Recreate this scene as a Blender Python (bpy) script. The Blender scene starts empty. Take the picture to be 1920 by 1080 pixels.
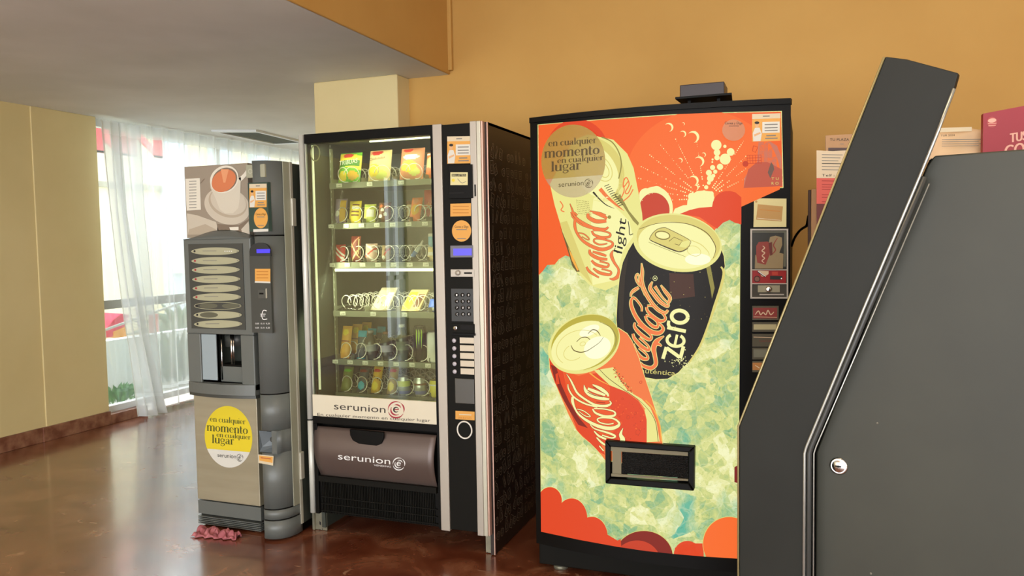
import bpy, bmesh, math, random
import numpy as np
from mathutils import Vector, Matrix
from mathutils.geometry import tessellate_polygon
random.seed(7)
S = bpy.context.scene
COL = S.collection

# ------------------------------------------------------------------ camera
F_PX, CAM_H = 1463.7, 1.37
YAW, PITCH, ROLL = math.radians(20.587), math.radians(3.309), math.radians(-.9586)
_f = Vector((-math.sin(YAW)*math.cos(PITCH), math.cos(YAW)*math.cos(PITCH), -math.sin(PITCH)))
_r0 = Vector((math.cos(YAW), math.sin(YAW), 0)); _u0 = _r0.cross(_f)
_r = _r0*math.cos(ROLL)+_u0*math.sin(ROLL); _u = -_r0*math.sin(ROLL)+_u0*math.cos(ROLL)
cam = bpy.data.objects.new('camera', bpy.data.cameras.new('camera')); COL.objects.link(cam)
cam.data.sensor_width = 36; cam.data.lens = 36*F_PX/1920; cam.data.clip_start = .02
cam.matrix_world = Matrix(((_r.x, _u.x, -_f.x, 0), (_r.y, _u.y, -_f.y, 0), (_r.z, _u.z, -_f.z, CAM_H), (0, 0, 0, 1)))
S.camera = cam

# ------------------------------------------------------------------ world, lights, exposure
S.view_settings.view_transform = 'Standard'; S.view_settings.look = 'None'
S.view_settings.exposure = 0.0; S.view_settings.gamma = 1; S.view_settings.use_curve_mapping = False
W = bpy.data.worlds.new('sky'); S.world = W; W.use_nodes = True
bg = W.node_tree.nodes['Background']; bg.inputs[0].default_value = (.90, .95, 1, 1); bg.inputs[1].default_value = 3.6

def area(name, loc, rot, sx, sy, power, col):
    l = bpy.data.lights.new(name, 'AREA'); l.shape = 'RECTANGLE'; l.size = sx; l.size_y = sy
    l.energy = power; l.color = col
    o = bpy.data.objects.new(name, l); o.location = loc; o.rotation_euler = rot; COL.objects.link(o); return o
R = math.radians
area('daylight_side_window', (-8.6, 7.2, 5.2), (0, R(-52), 0), 3.0, 5.0, 800, (.90, .95, 1))
area('fill_behind', (-.8, -5.3, 1.45), (R(97), 0, 0), 8.4, 2.7, 370, (.96, .98, 1))  # fill light added behind the viewpoint to brighten the whole room
area('fill_right', (4.3, -2.4, 1.6), (0, R(92), 0), 1.9, 2.8, 45, (.97, .98, 1))  # added fill from the right, brightens left wall and machine sides
area('ceiling_lamp', (-.4, 1.2, 3.05), (0, 0, 0), 1.6, .5, 20, (1, .74, .42))
area('ceiling_lamp', (1.9, 2.2, 3.05), (0, 0, 0), 1.2, .5, 10, (1, .72, .40))
area('ceiling_lamp', (1.0, -1.6, 3.05), (0, 0, 0), 1.6, .5, 26, (1, .80, .55))

# ------------------------------------------------------------------ pixel <-> place helpers (surveying aids)
ORG = Vector((0, 0, CAM_H))
def ray(x, y): return (_r*(float(x)-960)-_u*(float(y)-540)+_f*F_PX).normalized()
def on_y(x, y, Y): d = ray(x, y); return ORG+d*(Y/d.y)
def on_x(x, y, X): d = ray(x, y); return ORG+d*(X/d.x)
def on_z(x, y, Z): d = ray(x, y); return ORG+d*((Z-CAM_H)/d.z)
def on_pl(x, y, p, n): d = ray(x, y); return ORG+d*(n.dot(Vector(p)-ORG)/n.dot(d))

# ------------------------------------------------------------------ materials
def s2l(c): c /= 255; return c/12.92 if c <= .04045 else ((c+.055)/1.055)**2.4
def C(r, g, b): return (s2l(r), s2l(g), s2l(b), 1)
MATS = {}
def mat(name, rgb=(128, 128, 128), rough=.5, metal=0, emit=None, es=1.0, spec=.5, coat=0, alpha=1, trans=0):
    if name in MATS: return MATS[name]
    m = bpy.data.materials.new(name); m.use_nodes = True; b = m.node_tree.nodes['Principled BSDF']
    b.inputs['Base Color'].default_value = C(*rgb); b.inputs['Roughness'].default_value = rough
    b.inputs['Metallic'].default_value = metal; b.inputs['Specular IOR Level'].default_value = spec
    b.inputs['Coat Weight'].default_value = coat; b.inputs['Alpha'].default_value = alpha
    b.inputs['Transmission Weight'].default_value = trans
    if emit: b.inputs['Emission Color'].default_value = C(*emit); b.inputs['Emission Strength'].default_value = es
    MATS[name] = m; return m
def mot(name, c1, c2, scale=6, rough=.5, detail=4, metal=0, bump=0, lo=.35, hi=.65, stretch=(1, 1, 1), r2=None, spec=.5, coat=0):
    """base colour that drifts between two tones with noise"""
    if name in MATS: return MATS[name]
    m = mat(name, c1, rough, metal, spec=spec, coat=coat); nt = m.node_tree; N = nt.nodes; L = nt.links; b = N['Principled BSDF']
    tc = N.new('ShaderNodeTexCoord'); mp = N.new('ShaderNodeMapping'); mp.inputs['Scale'].default_value = stretch
    nz = N.new('ShaderNodeTexNoise'); nz.inputs['Scale'].default_value = scale; nz.inputs['Detail'].default_value = detail
    cr = N.new('ShaderNodeValToRGB'); cr.color_ramp.elements[0].position = lo; cr.color_ramp.elements[1].position = hi
    cr.color_ramp.elements[0].color = C(*c1); cr.color_ramp.elements[1].color = C(*c2)
    L.new(tc.outputs['Object'], mp.inputs[0]); L.new(mp.outputs[0], nz.inputs['Vector']); L.new(nz.outputs['Fac'], cr.inputs[0])
    L.new(cr.outputs[0], b.inputs['Base Color'])
    if bump:
        bp = N.new('ShaderNodeBump'); bp.inputs['Strength'].default_value = bump; bp.inputs['Distance'].default_value = .01
        L.new(nz.outputs['Fac'], bp.inputs['Height']); L.new(bp.outputs[0], b.inputs['Normal'])
    if r2 is not None:
        mr = N.new('ShaderNodeMapRange'); mr.inputs[3].default_value = rough; mr.inputs[4].default_value = r2
        L.new(nz.outputs['Fac'], mr.inputs[0]); L.new(mr.outputs[0], b.inputs['Roughness'])
    return m
def backlit(name, rgb, es=1.0):
    return mat(name, (8, 8, 8), .4, emit=rgb, es=es, spec=.12)

def floor_mat():
    m = mat('polished_floor', (120, 60, 40), .1); nt = m.node_tree; N = nt.nodes; L = nt.links; b = N['Principled BSDF']
    tc = N.new('ShaderNodeTexCoord'); n1 = N.new('ShaderNodeTexNoise'); n1.inputs['Scale'].default_value = 5; n1.inputs['Detail'].default_value = 9
    n1.inputs['Roughness'].default_value = .6; n1.inputs['Distortion'].default_value = .8
    cr = N.new('ShaderNodeValToRGB'); e = cr.color_ramp.elements
    e[0].position = .24; e[0].color = C(80, 36, 22); e[1].position = .85; e[1].color = C(190, 148, 114)
    q = e.new(.46); q.color = C(118, 62, 40); q = e.new(.62); q.color = C(144, 90, 64)
    L.new(tc.outputs['Object'], n1.inputs['Vector']); L.new(n1.outputs['Fac'], cr.inputs[0])
    mp = N.new('ShaderNodeMapping'); mp.inputs['Scale'].default_value = (9, 16, 1); mp.inputs['Rotation'].default_value = (0, 0, .5)
    n2 = N.new('ShaderNodeTexNoise'); n2.inputs['Scale'].default_value = 1; n2.inputs['Detail'].default_value = 3; n2.inputs['Distortion'].default_value = .8
    c2 = N.new('ShaderNodeValToRGB'); c2.color_ramp.elements[0].position = .69; c2.color_ramp.elements[1].position = .74; c2.color_ramp.elements[1].color = (.5, .5, .5, 1)
    L.new(tc.outputs['Object'], mp.inputs[0]); L.new(mp.outputs[0], n2.inputs['Vector']); L.new(n2.outputs['Fac'], c2.inputs[0])
    mx = N.new('ShaderNodeMixRGB'); mx.inputs[2].default_value = C(206, 170, 136); L.new(c2.outputs[0], mx.inputs[0]); L.new(cr.outputs[0], mx.inputs[1])
    L.new(mx.outputs[0], b.inputs['Base Color'])
    n3 = N.new('ShaderNodeTexNoise'); n3.inputs['Scale'].default_value = 3.2; n3.inputs['Detail'].default_value = 5
    L.new(tc.outputs['Object'], n3.inputs['Vector'])
    mr = N.new('ShaderNodeMapRange'); mr.inputs[3].default_value = .16; mr.inputs[4].default_value = .34
    L.new(n3.outputs['Fac'], mr.inputs[0]); L.new(mr.outputs[0], b.inputs['Roughness'])
    bp = N.new('ShaderNodeBump'); bp.inputs['Strength'].default_value = .12; bp.inputs['Distance'].default_value = .004
    L.new(n1.outputs['Fac'], bp.inputs['Height']); L.new(bp.outputs[0], b.inputs['Normal'])
    b.inputs['Specular IOR Level'].default_value = .75; b.inputs['Coat Weight'].default_value = .8; b.inputs['Coat Roughness'].default_value = .13
    return m
def ice_mat():
    m = mat('backlit_ice_print', (12, 12, 12), .4, spec=.12); nt = m.node_tree; N = nt.nodes; L = nt.links; b = N['Principled BSDF']
    tc = N.new('ShaderNodeTexCoord')
    def noise(sc, det, dist=0, src=None, rough=.55):
        n = N.new('ShaderNodeTexNoise'); n.inputs['Scale'].default_value = sc; n.inputs['Detail'].default_value = det; n.inputs['Distortion'].default_value = dist; n.inputs['Roughness'].default_value = rough
        L.new(src or tc.outputs['Object'], n.inputs['Vector']); return n
    wz = noise(6, 3); ad = N.new('ShaderNodeMixRGB'); ad.blend_type = 'ADD'; ad.inputs[0].default_value = .10
    L.new(tc.outputs['Object'], ad.inputs[1]); L.new(wz.outputs['Color'], ad.inputs[2])
    def vor(sc, feat):
        v = N.new('ShaderNodeTexVoronoi'); v.feature = feat; v.inputs['Scale'].default_value = sc; L.new(ad.outputs[0], v.inputs['Vector']); return v
    v1 = vor(13, 'F1'); v2 = vor(31, 'F1'); n1 = noise(4.5, 6, .6); n2 = noise(34, 5, 1.5)
    def mth(op, a, b_):
        q = N.new('ShaderNodeMath'); q.operation = op
        for i, x in enumerate((a, b_)):
            if isinstance(x, (int, float)): q.inputs[i].default_value = x
            else: L.new(x, q.inputs[i])
        return q.outputs[0]
    s1 = N.new('ShaderNodeSeparateColor'); L.new(v1.outputs['Color'], s1.inputs[0]); s2 = N.new('ShaderNodeSeparateColor'); L.new(v2.outputs['Color'], s2.inputs[0])
    val = mth('ADD', mth('ADD', mth('MULTIPLY', n1.outputs['Fac'], .62), mth('MULTIPLY', s1.outputs[0], .20)), mth('ADD', mth('MULTIPLY', s2.outputs[0], .20), mth('MULTIPLY', n2.outputs['Fac'], .33)))
    cr = N.new('ShaderNodeValToRGB'); e = cr.color_ramp.elements
    e[0].position = .48; e[0].color = C(150, 192, 140); e[1].position = .88; e[1].color = C(255, 255, 200)
    for p, c in ((.58, (190, 208, 136)), (.66, (216, 222, 140)), (.75, (236, 236, 158))): q = e.new(p); q.color = C(*c)
    L.new(val, cr.inputs[0])
    n3 = noise(3.1, 5, .4); tr = N.new('ShaderNodeValToRGB'); tr.color_ramp.elements[0].position = .54; tr.color_ramp.elements[0].color = (0, 0, 0, 1); tr.color_ramp.elements[1].position = .63; tr.color_ramp.elements[1].color = (1, 1, 1, 1)
    L.new(n3.outputs['Fac'], tr.inputs[0]); tm = mth('MULTIPLY', tr.outputs[0], mth('ADD', s1.outputs[1], .05))
    mx = N.new('ShaderNodeMixRGB'); mx.inputs[2].default_value = C(100, 190, 162); mx.use_clamp = True; L.new(tm, mx.inputs[0]); L.new(cr.outputs[0], mx.inputs[1])
    vo = vor(17, 'DISTANCE_TO_EDGE'); vr = N.new('ShaderNodeValToRGB'); vr.color_ramp.elements[0].color = (1, 1, 1, 1); vr.color_ramp.elements[1].position = .05; vr.color_ramp.elements[1].color = (0, 0, 0, 1); L.new(vo.outputs['Distance'], vr.inputs[0])
    nk = noise(5, 2); li = mth('MULTIPLY', vr.outputs[0], mth('MULTIPLY', nk.outputs['Fac'], .42))
    sc = N.new('ShaderNodeMixRGB'); sc.inputs[2].default_value = C(255, 255, 206); L.new(li, sc.inputs[0]); L.new(mx.outputs[0], sc.inputs[1])
    n5 = noise(48, 4, 3); dk = N.new('ShaderNodeValToRGB'); dk.color_ramp.elements[0].position = .33; dk.color_ramp.elements[0].color = (.66, .74, .6, 1); dk.color_ramp.elements[1].position = .41; dk.color_ramp.elements[1].color = (1, 1, 1, 1); L.new(n5.outputs['Fac'], dk.inputs[0])
    mu = N.new('ShaderNodeMixRGB'); mu.blend_type = 'MULTIPLY'; mu.inputs[0].default_value = .8; L.new(sc.outputs[0], mu.inputs[1]); L.new(dk.outputs[0], mu.inputs[2])
    L.new(mu.outputs[0], b.inputs['Emission Color']); b.inputs['Emission Strength'].default_value = .92
    return m
def sheer_mat(name='sheer_curtain_fabric', lo=.52, tlm=.6):
    m = mat(name, (235, 238, 240), .9); nt = m.node_tree; N = nt.nodes; L = nt.links
    N.remove(N['Principled BSDF']); out = N['Material Output']
    tr = N.new('ShaderNodeBsdfTransparent'); tl = N.new('ShaderNodeBsdfTranslucent'); tl.inputs[0].default_value = C(236, 240, 244)
    df = N.new('ShaderNodeBsdfDiffuse'); df.inputs[0].default_value = C(226, 229, 228)
    a = N.new('ShaderNodeMixShader'); a.inputs[0].default_value = tlm; L.new(tl.outputs[0], a.inputs[1]); L.new(df.outputs[0], a.inputs[2])
    lw = N.new('ShaderNodeLayerWeight'); lw.inputs[0].default_value = .35
    mr = N.new('ShaderNodeMapRange'); mr.inputs[3].default_value = lo; mr.inputs[4].default_value = 1.0; L.new(lw.outputs['Facing'], mr.inputs[0])
    x = N.new('ShaderNodeMixShader'); L.new(mr.outputs[0], x.inputs[0]); L.new(tr.outputs[0], x.inputs[1]); L.new(a.outputs[0], x.inputs[2])
    L.new(x.outputs[0], out.inputs[0]); return m
def glass_mat(name, tint, lo, hi, rough=0.0):
    m = mat(name, (255, 255, 255)); nt = m.node_tree; N = nt.nodes; L = nt.links; N.remove(N['Principled BSDF']); out = N['Material Output']
    tr = N.new('ShaderNodeBsdfTransparent'); tr.inputs[0].default_value = C(*tint); gl = N.new('ShaderNodeBsdfGlossy'); gl.inputs['Roughness'].default_value = rough
    fr = N.new('ShaderNodeFresnel'); fr.inputs[0].default_value = 1.5; mr = N.new('ShaderNodeMapRange'); mr.inputs[3].default_value = lo; mr.inputs[4].default_value = hi
    x = N.new('ShaderNodeMixShader'); L.new(fr.outputs[0], mr.inputs[0]); L.new(mr.outputs[0], x.inputs[0]); L.new(tr.outputs[0], x.inputs[1]); L.new(gl.outputs[0], x.inputs[2])
    L.new(x.outputs[0], out.inputs[0]); return m

# ------------------------------------------------------------------ mesh builder
class MB:
    def __init__(s): s.v = []; s.f = []; s.mi = []; s.sm = []; s.mats = []
    def m(s, mt):
        if mt not in s.mats: s.mats.append(mt)
        return s.mats.index(mt)
    def add(s, vs, fs, mt, smooth=False):
        o = len(s.v); s.v += [tuple(p) for p in vs]; k = s.m(mt)
        for f in fs: s.f.append([i+o for i in f]); s.mi.append(k); s.sm.append(smooth)
        return s
    def box(s, x0, x1, y0, y1, z0, z1, mt):
        v = [(x0, y0, z0), (x1, y0, z0), (x1, y1, z0), (x0, y1, z0), (x0, y0, z1), (x1, y0, z1), (x1, y1, z1), (x0, y1, z1)]
        return s.add(v, [(0, 3, 2, 1), (4, 5, 6, 7), (0, 1, 5, 4), (1, 2, 6, 5), (2, 3, 7, 6), (3, 0, 4, 7)], mt)
    def prism(s, pts, d, mt, smooth=False):
        """pts: 3-D loop, d: extrusion vector"""
        n = len(pts); d = Vector(d); a = [Vector(p) for p in pts]; b = [p+d for p in a]
        nrm = Vector((0, 0, 0))
        for i in range(n): nrm += a[i].cross(a[(i+1) % n])
        if nrm.dot(d) > 0: a.reverse(); b.reverse()
        tri = tessellate_polygon([a])
        fs = []
        for t in tri:
            p = (a[t[1]]-a[t[0]]).cross(a[t[2]]-a[t[0]])
            t = tuple(t) if p.dot(d) < 0 else tuple(reversed(t))
            fs.append(t); fs.append(tuple(i+n for i in reversed(t)))
        s.add(a+b, fs, mt); o = len(s.v)-2*n; k = s.m(mt)
        for i in range(n):
            j = (i+1) % n; s.f.append([o+i, o+i+n, o+j+n, o+j]); s.mi.append(k); s.sm.append(smooth)
        return s
    def tube(s, pts, r, mt, n=8, closed=False, cap=True):
        P = [Vector(p) for p in pts]; m = len(P); rs = r if isinstance(r, (list, tuple)) else [r]*m
        up = None; rings = []
        for i in range(m):
            if closed: t = P[(i+1) % m]-P[i-1]
            else: t = P[min(i+1, m-1)]-P[max(i-1, 0)]
            t.normalize()
            if up is None: up = t.orthogonal().normalized()
            up = (up-t*up.dot(t)).normalized(); w = t.cross(up)
            rings.append([P[i]+(up*math.cos(2*math.pi*k/n)+w*math.sin(2*math.pi*k/n))*rs[i] for k in range(n)])
        vs = [p for q in rings for p in q]; fs = []
        for i in range(m if closed else m-1):
            j = (i+1) % m
            for k in range(n): l = (k+1) % n; fs.append((i*n+k, i*n+l, j*n+l, j*n+k))
        if cap and not closed: fs.append(tuple(reversed(range(n)))); fs.append(tuple((m-1)*n+k for k in range(n)))
        return s.add(vs, fs, mt, True)
    def lathe(s, prof, c, mt, n=24, axis='z', cap=True):
        c = Vector(c); vs = []; fs = []; m = len(prof)
        for (r, h) in prof:
            for k in range(n):
                a = 2*math.pi*k/n; p = {'z': (r*math.cos(a), r*math.sin(a), h), 'y': (r*math.cos(a), -h, r*math.sin(a)), 'x': (h, r*math.cos(a), r*math.sin(a))}[axis]
                vs.append(c+Vector(p))
        for i in range(m-1):
            for k in range(n): l = (k+1) % n; fs.append((i*n+k, i*n+l, (i+1)*n+l, (i+1)*n+k))
        if cap: fs.append(tuple(reversed(range(n)))); fs.append(tuple((m-1)*n+k for k in range(n)))
        return s.add(vs, fs, mt, True)
    def grid(s, fn, nu, nv, mt, smooth=True, mfn=None):
        o = len(s.v)
        for j in range(nv+1):
            for i in range(nu+1): s.v.append(tuple(fn(i/nu, j/nv)))
        for j in range(nv):
            for i in range(nu):
                a = o+j*(nu+1)+i; s.f.append([a, a+1, a+nu+2, a+nu+1]); s.sm.append(smooth)
                s.mi.append(s.m(mfn((i+.5)/nu, (j+.5)/nv) if mfn else mt))
        return s
    def xf(s, M):
        s.v = [tuple(M @ Vector(p)) for p in s.v]; return s

ORIGIN = {}
def link_mesh(name, mb, origin=(0, 0, 0), bevel=0, solid=0, seg=2):
    me = bpy.data.meshes.new(name); o = Vector(origin)
    me.from_pydata([tuple(Vector(p)-o) for p in mb.v], [], mb.f)
    for mt in mb.mats: me.materials.append(mt)
    me.polygons.foreach_set('material_index', mb.mi); me.polygons.foreach_set('use_smooth', mb.sm); me.update()
    ob = bpy.data.objects.new(name, me); COL.objects.link(ob)
    if solid: q = ob.modifiers.new('solid', 'SOLIDIFY'); q.thickness = solid; q.offset = 0
    if bevel: q = ob.modifiers.new('bevel', 'BEVEL'); q.width = bevel; q.segments = seg; q.limit_method = 'ANGLE'; q.angle_limit = R(40)
    return ob
def props(o, label=None, cat=None, group=None, kind=None):
    if label: o['label'] = label
    if cat: o['category'] = cat
    if group: o['group'] = group
    if kind: o['kind'] = kind
    return o
def thing(name, label, cat, loc, group=None):
    o = bpy.data.objects.new(name, None); o.empty_display_size = .05; COL.objects.link(o); o.location = loc; ORIGIN[o.name] = Vector(loc)
    return props(o, label, cat, group)
def part(name, mb, parent, label=None, bevel=0, solid=0, kind=None):
    org = ORIGIN[parent.name]
    ob = link_mesh(name, mb, org, bevel, solid); ob.parent = parent; ORIGIN[ob.name] = org
    return props(ob, label, kind=kind)
def single(name, mb, label, cat, origin=None, group=None, bevel=0, solid=0):
    if origin is None:
        a = np.array(mb.v); origin = ((a[:, 0].min()+a[:, 0].max())/2, (a[:, 1].min()+a[:, 1].max())/2, a[:, 2].min())
    ob = link_mesh(name, mb, origin, bevel, solid); ob.location = origin; ORIGIN[ob.name] = Vector(origin)
    return props(ob, label, cat, group)
def struct(name, mb, bevel=0, solid=0):
    ob = link_mesh(name, mb, (0, 0, 0), bevel, solid); ob['kind'] = 'structure'; return ob

# ------------------------------------------------------------------ flat graphics (prints, stickers, lettering)
def smooth_path(pts, k=5):
    P = [np.array(p, float) for p in pts]; out = []
    for i in range(len(P)-1):
        a = P[max(i-1, 0)]; b = P[i]; c = P[i+1]; d = P[min(i+2, len(P)-1)]
        for j in range(k):
            t = j/k; out.append(.5*((2*b)+(c-a)*t+(2*a-5*b+4*c-d)*t*t+(3*b-a-3*c+d)*t**3))
    out.append(P[-1]); return out
def ell(cx, cy, rx, ry, rot=0, n=40, a0=0, a1=360):
    c, s = math.cos(R(rot)), math.sin(R(rot)); out = []
    for k in range(n+(a1-a0 != 360)):
        a = R(a0+(a1-a0)*k/n); x, y = rx*math.cos(a), ry*math.sin(a); out.append((cx+x*c-y*s, cy+x*s+y*c))
    return out
def clip_convex(sub, clip):
    def area2(p): return sum(p[i][0]*p[(i+1) % len(p)][1]-p[(i+1) % len(p)][0]*p[i][1] for i in range(len(p)))
    if area2(clip) < 0: clip = clip[::-1]
    out = list(sub)
    for i in range(len(clip)):
        a, b = clip[i], clip[(i+1) % len(clip)]; inp = out; out = []
        f = lambda p: (b[0]-a[0])*(p[1]-a[1])-(b[1]-a[1])*(p[0]-a[0])
        for j in range(len(inp)):
            p, q = inp[j-1], inp[j]; fp, fq = f(p), f(q)
            if (fp >= 0) != (fq >= 0): t = fp/(fp-fq); out.append((p[0]+(q[0]-p[0])*t, p[1]+(q[1]-p[1])*t))
            if fq >= 0: out.append(q)
        if not out: return []
    return out
_TXT = {}
def text_mesh(s):
    if s in _TXT: return _TXT[s]
    cu = bpy.data.curves.new('lettering', 'FONT'); cu.body = s; cu.resolution_u = 4
    ob = bpy.data.objects.new('lettering', cu); COL.objects.link(ob)
    ev = ob.evaluated_get(bpy.context.evaluated_depsgraph_get()); me = ev.to_mesh()
    v = [(p.co.x, p.co.y) for p in me.vertices]; f = [tuple(p.vertices) for p in me.polygons]; ev.to_mesh_clear()
    bpy.data.objects.remove(ob); bpy.data.curves.remove(cu); _TXT[s] = (v, f); return v, f
# high-contrast serif alphabet for the round stickers: strokes (x, y, width), x-height 1
T, t_ = .22, .07
SERIF = {
 'n': (.86, [[(.17, 0, T), (.17, 1, T)], [(.2, .75, t_), (.38, .98, .1), (.56, .98, .12), (.67, .8, T), (.67, 0, T)], [(0, .03, t_), (.34, .03, t_)], [(.5, .03, t_), (.84, .03, t_)], [(0, .97, t_), (.2, .97, t_)]]),
 'u': (.86, [[(.17, 1, T), (.17, .25, T), (.28, .04, .12), (.45, .04, .1), (.62, .25, t_)], [(.67, 0, T), (.67, 1, T)], [(0, .97, t_), (.2, .97, t_)], [(.5, .97, t_), (.7, .97, t_)], [(.65, .03, t_), (.84, .03, t_)]]),
 'm': (1.34, [[(.17, 0, T), (.17, 1, T)], [(.2, .75, t_), (.36, .98, .1), (.52, .98, .12), (.63, .8, T), (.63, 0, T)], [(.68, .75, t_), (.84, .98, .1), (1.0, .98, .12), (1.11, .8, T), (1.11, 0, T)], [(0, .03, t_), (.34, .03, t_)], [(.46, .03, t_), (.8, .03, t_)], [(.94, .03, t_), (1.28, .03, t_)], [(0, .97, t_), (.2, .97, t_)]]),
 'r': (.62, [[(.17, 0, T), (.17, 1, T)], [(.2, .6, t_), (.32, .93, t_), (.46, .98, .1), (.52, .84, .16)], [(0, .03, t_), (.36, .03, t_)], [(0, .97, t_), (.2, .97, t_)]]),
 'i': (.42, [[(.2, 0, T), (.2, 1, T)], [(.02, .03, t_), (.38, .03, t_)], [(.02, .97, t_), (.2, .97, t_)], [(.2, 1.3, .2), (.2, 1.46, .2)]]),
 'l': (.42, [[(.2, 0, T), (.2, 1.6, T)], [(.02, .03, t_), (.38, .03, t_)], [(.02, 1.57, t_), (.2, 1.57, t_)]]),
 't': (.54, [[(.2, 1.35, .1), (.2, 1.1, T), (.2, .2, T), (.3, .03, .1), (.48, .12, t_)], [(.02, .97, t_), (.46, .97, t_)]]),
 'o': (.82, [[(.38, .98, t_), (.14, .78, .18), (.1, .5, T), (.14, .22, .18), (.38, .02, t_), (.62, .22, .18), (.66, .5, T), (.62, .78, .18), (.38, .98, t_)]]),
 'c': (.7, [[(.56, .76, .16), (.4, .98, t_), (.16, .8, .18), (.1, .5, T), (.16, .2, .18), (.4, .02, t_), (.6, .22, t_)]]),
 'e': (.74, [[(.12, .53, t_), (.6, .53, t_), (.56, .8, .14), (.38, .98, t_), (.16, .8, .18), (.1, .5, T), (.16, .2, .18), (.4, .02, t_), (.62, .22, t_)]]),
 'a': (.76, [[(.14, .72, .14), (.24, .95, t_), (.46, .95, .1), (.53, .75, T), (.53, .12, T), (.7, .03, t_)], [(.5, .56, t_), (.2, .45, .14), (.1, .22, .2), (.24, .03, .1), (.5, .2, t_)]]),
 'q': (.84, [[(.62, .76, t_), (.4, .98, t_), (.16, .8, .18), (.1, .5, T), (.16, .2, .18), (.4, .02, t_), (.62, .24, t_)], [(.66, 1, T), (.66, -.5, T)], [(.48, -.48, t_), (.82, -.48, t_)]]),
 'g': (.8, [[(.36, .98, t_), (.14, .84, .14), (.14, .5, .14), (.36, .36, t_), (.58, .5, .14), (.58, .84, .14), (.36, .98, t_)], [(.6, .86, t_), (.74, .96, .1)], [(.24, .36, t_), (.14, .2, .1), (.3, .06, .14), (.56, .04, .16), (.66, -.18, .14), (.4, -.42, t_), (.12, -.3, .1), (.16, -.08, t_), (.3, .04, t_)]]),
 ' ': (.42, []),
}
class Art:
    """flat print built in picture-plan coordinates and laid on a real surface by mapper(x, y, offset)"""
    def __init__(s, mapper, lift=.0004): s.mp = mapper; s.it = []; s.lift = lift; s.clip = None; s.t = lambda p: p
    def poly(s, pts, mt, ly):
        pts = [s.t((p[0], p[1])) for p in pts]
        if s.clip: pts = clip_convex(pts, s.clip)
        if len(pts) < 3: return
        tri = tessellate_polygon([[Vector((p[0], p[1], 0)) for p in pts]]); s.it.append((pts, [tuple(x) for x in tri], mt, ly))
    def stroke(s, pts, mt, ly, w=None, k=5, grow=0, scale=1, sm=True):
        if w is not None: pts = [(p[0], p[1], w) for p in pts]
        P = smooth_path(pts, k) if sm else [np.array(p, float) for p in pts]
        L, Rr = [], []
        for i, p in enumerate(P):
            a = P[max(i-1, 0)]; b = P[min(i+1, len(P)-1)]; d = b[:2]-a[:2]; n = np.hypot(*d) or 1; d = d/n
            h = max(p[2], .001)*scale/2+grow; L.append(s.t((p[0]-d[1]*h, p[1]+d[0]*h))); Rr.append(s.t((p[0]+d[1]*h, p[1]-d[0]*h)))
        n = len(P); vs = L+Rr; fs = []
        for i in range(n-1): fs += [(i, i+1, n+i+1), (i, n+i+1, n+i)]
        s.it.append((vs, fs, mt, ly))
    def disc(s, cx, cy, r, mt, ly, ry=None, rot=0, n=20): s.poly(ell(cx, cy, r, ry or r, rot, n), mt, ly)
    def ring(s, cx, cy, rx, ry, rot, w, mt, ly, a0=0, a1=360, n=36):
        s.stroke(ell(cx, cy, rx, ry, rot, n, a0, a1)+([ell(cx, cy, rx, ry, rot, n)[0]] if a1-a0 == 360 else []), mt, ly, w=w, k=1)
    def text(s, st, p0, p1, up, mt, ly):
        v, f = text_mesh(st)
        if not v: return
        x0 = min(a[0] for a in v); x1 = max(a[0] for a in v)
        M = [s.t((p0[0]+(p1[0]-p0[0])*(a[0]-x0)/(x1-x0)+up[0]*a[1]/.73, p0[1]+(p1[1]-p0[1])*(a[0]-x0)/(x1-x0)+up[1]*a[1]/.73)) for a in v]
        s.it.append((M, f, mt, ly))
    def serif(s, st, p0, p1, up, mt, ly):
        W_ = sum(SERIF[c][0] for c in st); x = 0; old = s.t
        for c in st:
            w, S_ = SERIF[c]
            for q in S_:
                def tr(p, x=x): return old((p0[0]+(p1[0]-p0[0])*(x+p[0])/W_+up[0]*p[1], p0[1]+(p1[1]-p0[1])*(x+p[0])/W_+up[1]*p[1]))
                s.t = tr; s.stroke(q, mt, ly, k=4 if len(q) > 2 else 1, sm=len(q) > 2)
            x += w
        s.t = old
    def mesh(s, cuts=None, mb=None):
        mb = mb or MB()
        for vs, fs, mt, ly in s.it:
            if cuts:
                bm = bmesh.new(); bv = [bm.verts.new((p[0], p[1], 0)) for p in vs]
                for f in fs:
                    if len(set(f)) > 2:
                        try: bm.faces.new([bv[i] for i in f])
                        except ValueError: pass
                xs = [p[0] for p in vs]; lo, hi = min(xs), max(xs)
                for c in cuts:
                    if lo < c < hi: bmesh.ops.bisect_plane(bm, geom=bm.verts[:]+bm.edges[:]+bm.faces[:], plane_co=(c, 0, 0), plane_no=(1, 0, 0))
                bm.verts.index_update(); vs = [(q.co.x, q.co.y) for q in bm.verts]; fs = [tuple(q.index for q in f.verts) for f in bm.faces]; bm.free()
            V3 = [s.mp(p[0], p[1], ly*s.lift) for p in vs]
            out = []
            for f in fs:   # face the viewer side of the surface
                a, b, c = V3[f[0]], V3[f[1]], V3[f[2]]; n = (b-a).cross(c-a)
                out.append(tuple(f) if n.dot(a-ORG) < 0 else tuple(reversed(f)))
            mb.add(V3, out, mt)
        return mb
def plane_y(Y):
    def f(x, y, off): p = on_y(x, y, Y); return Vector((p.x, Y-off, p.z))
    return f

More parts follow.
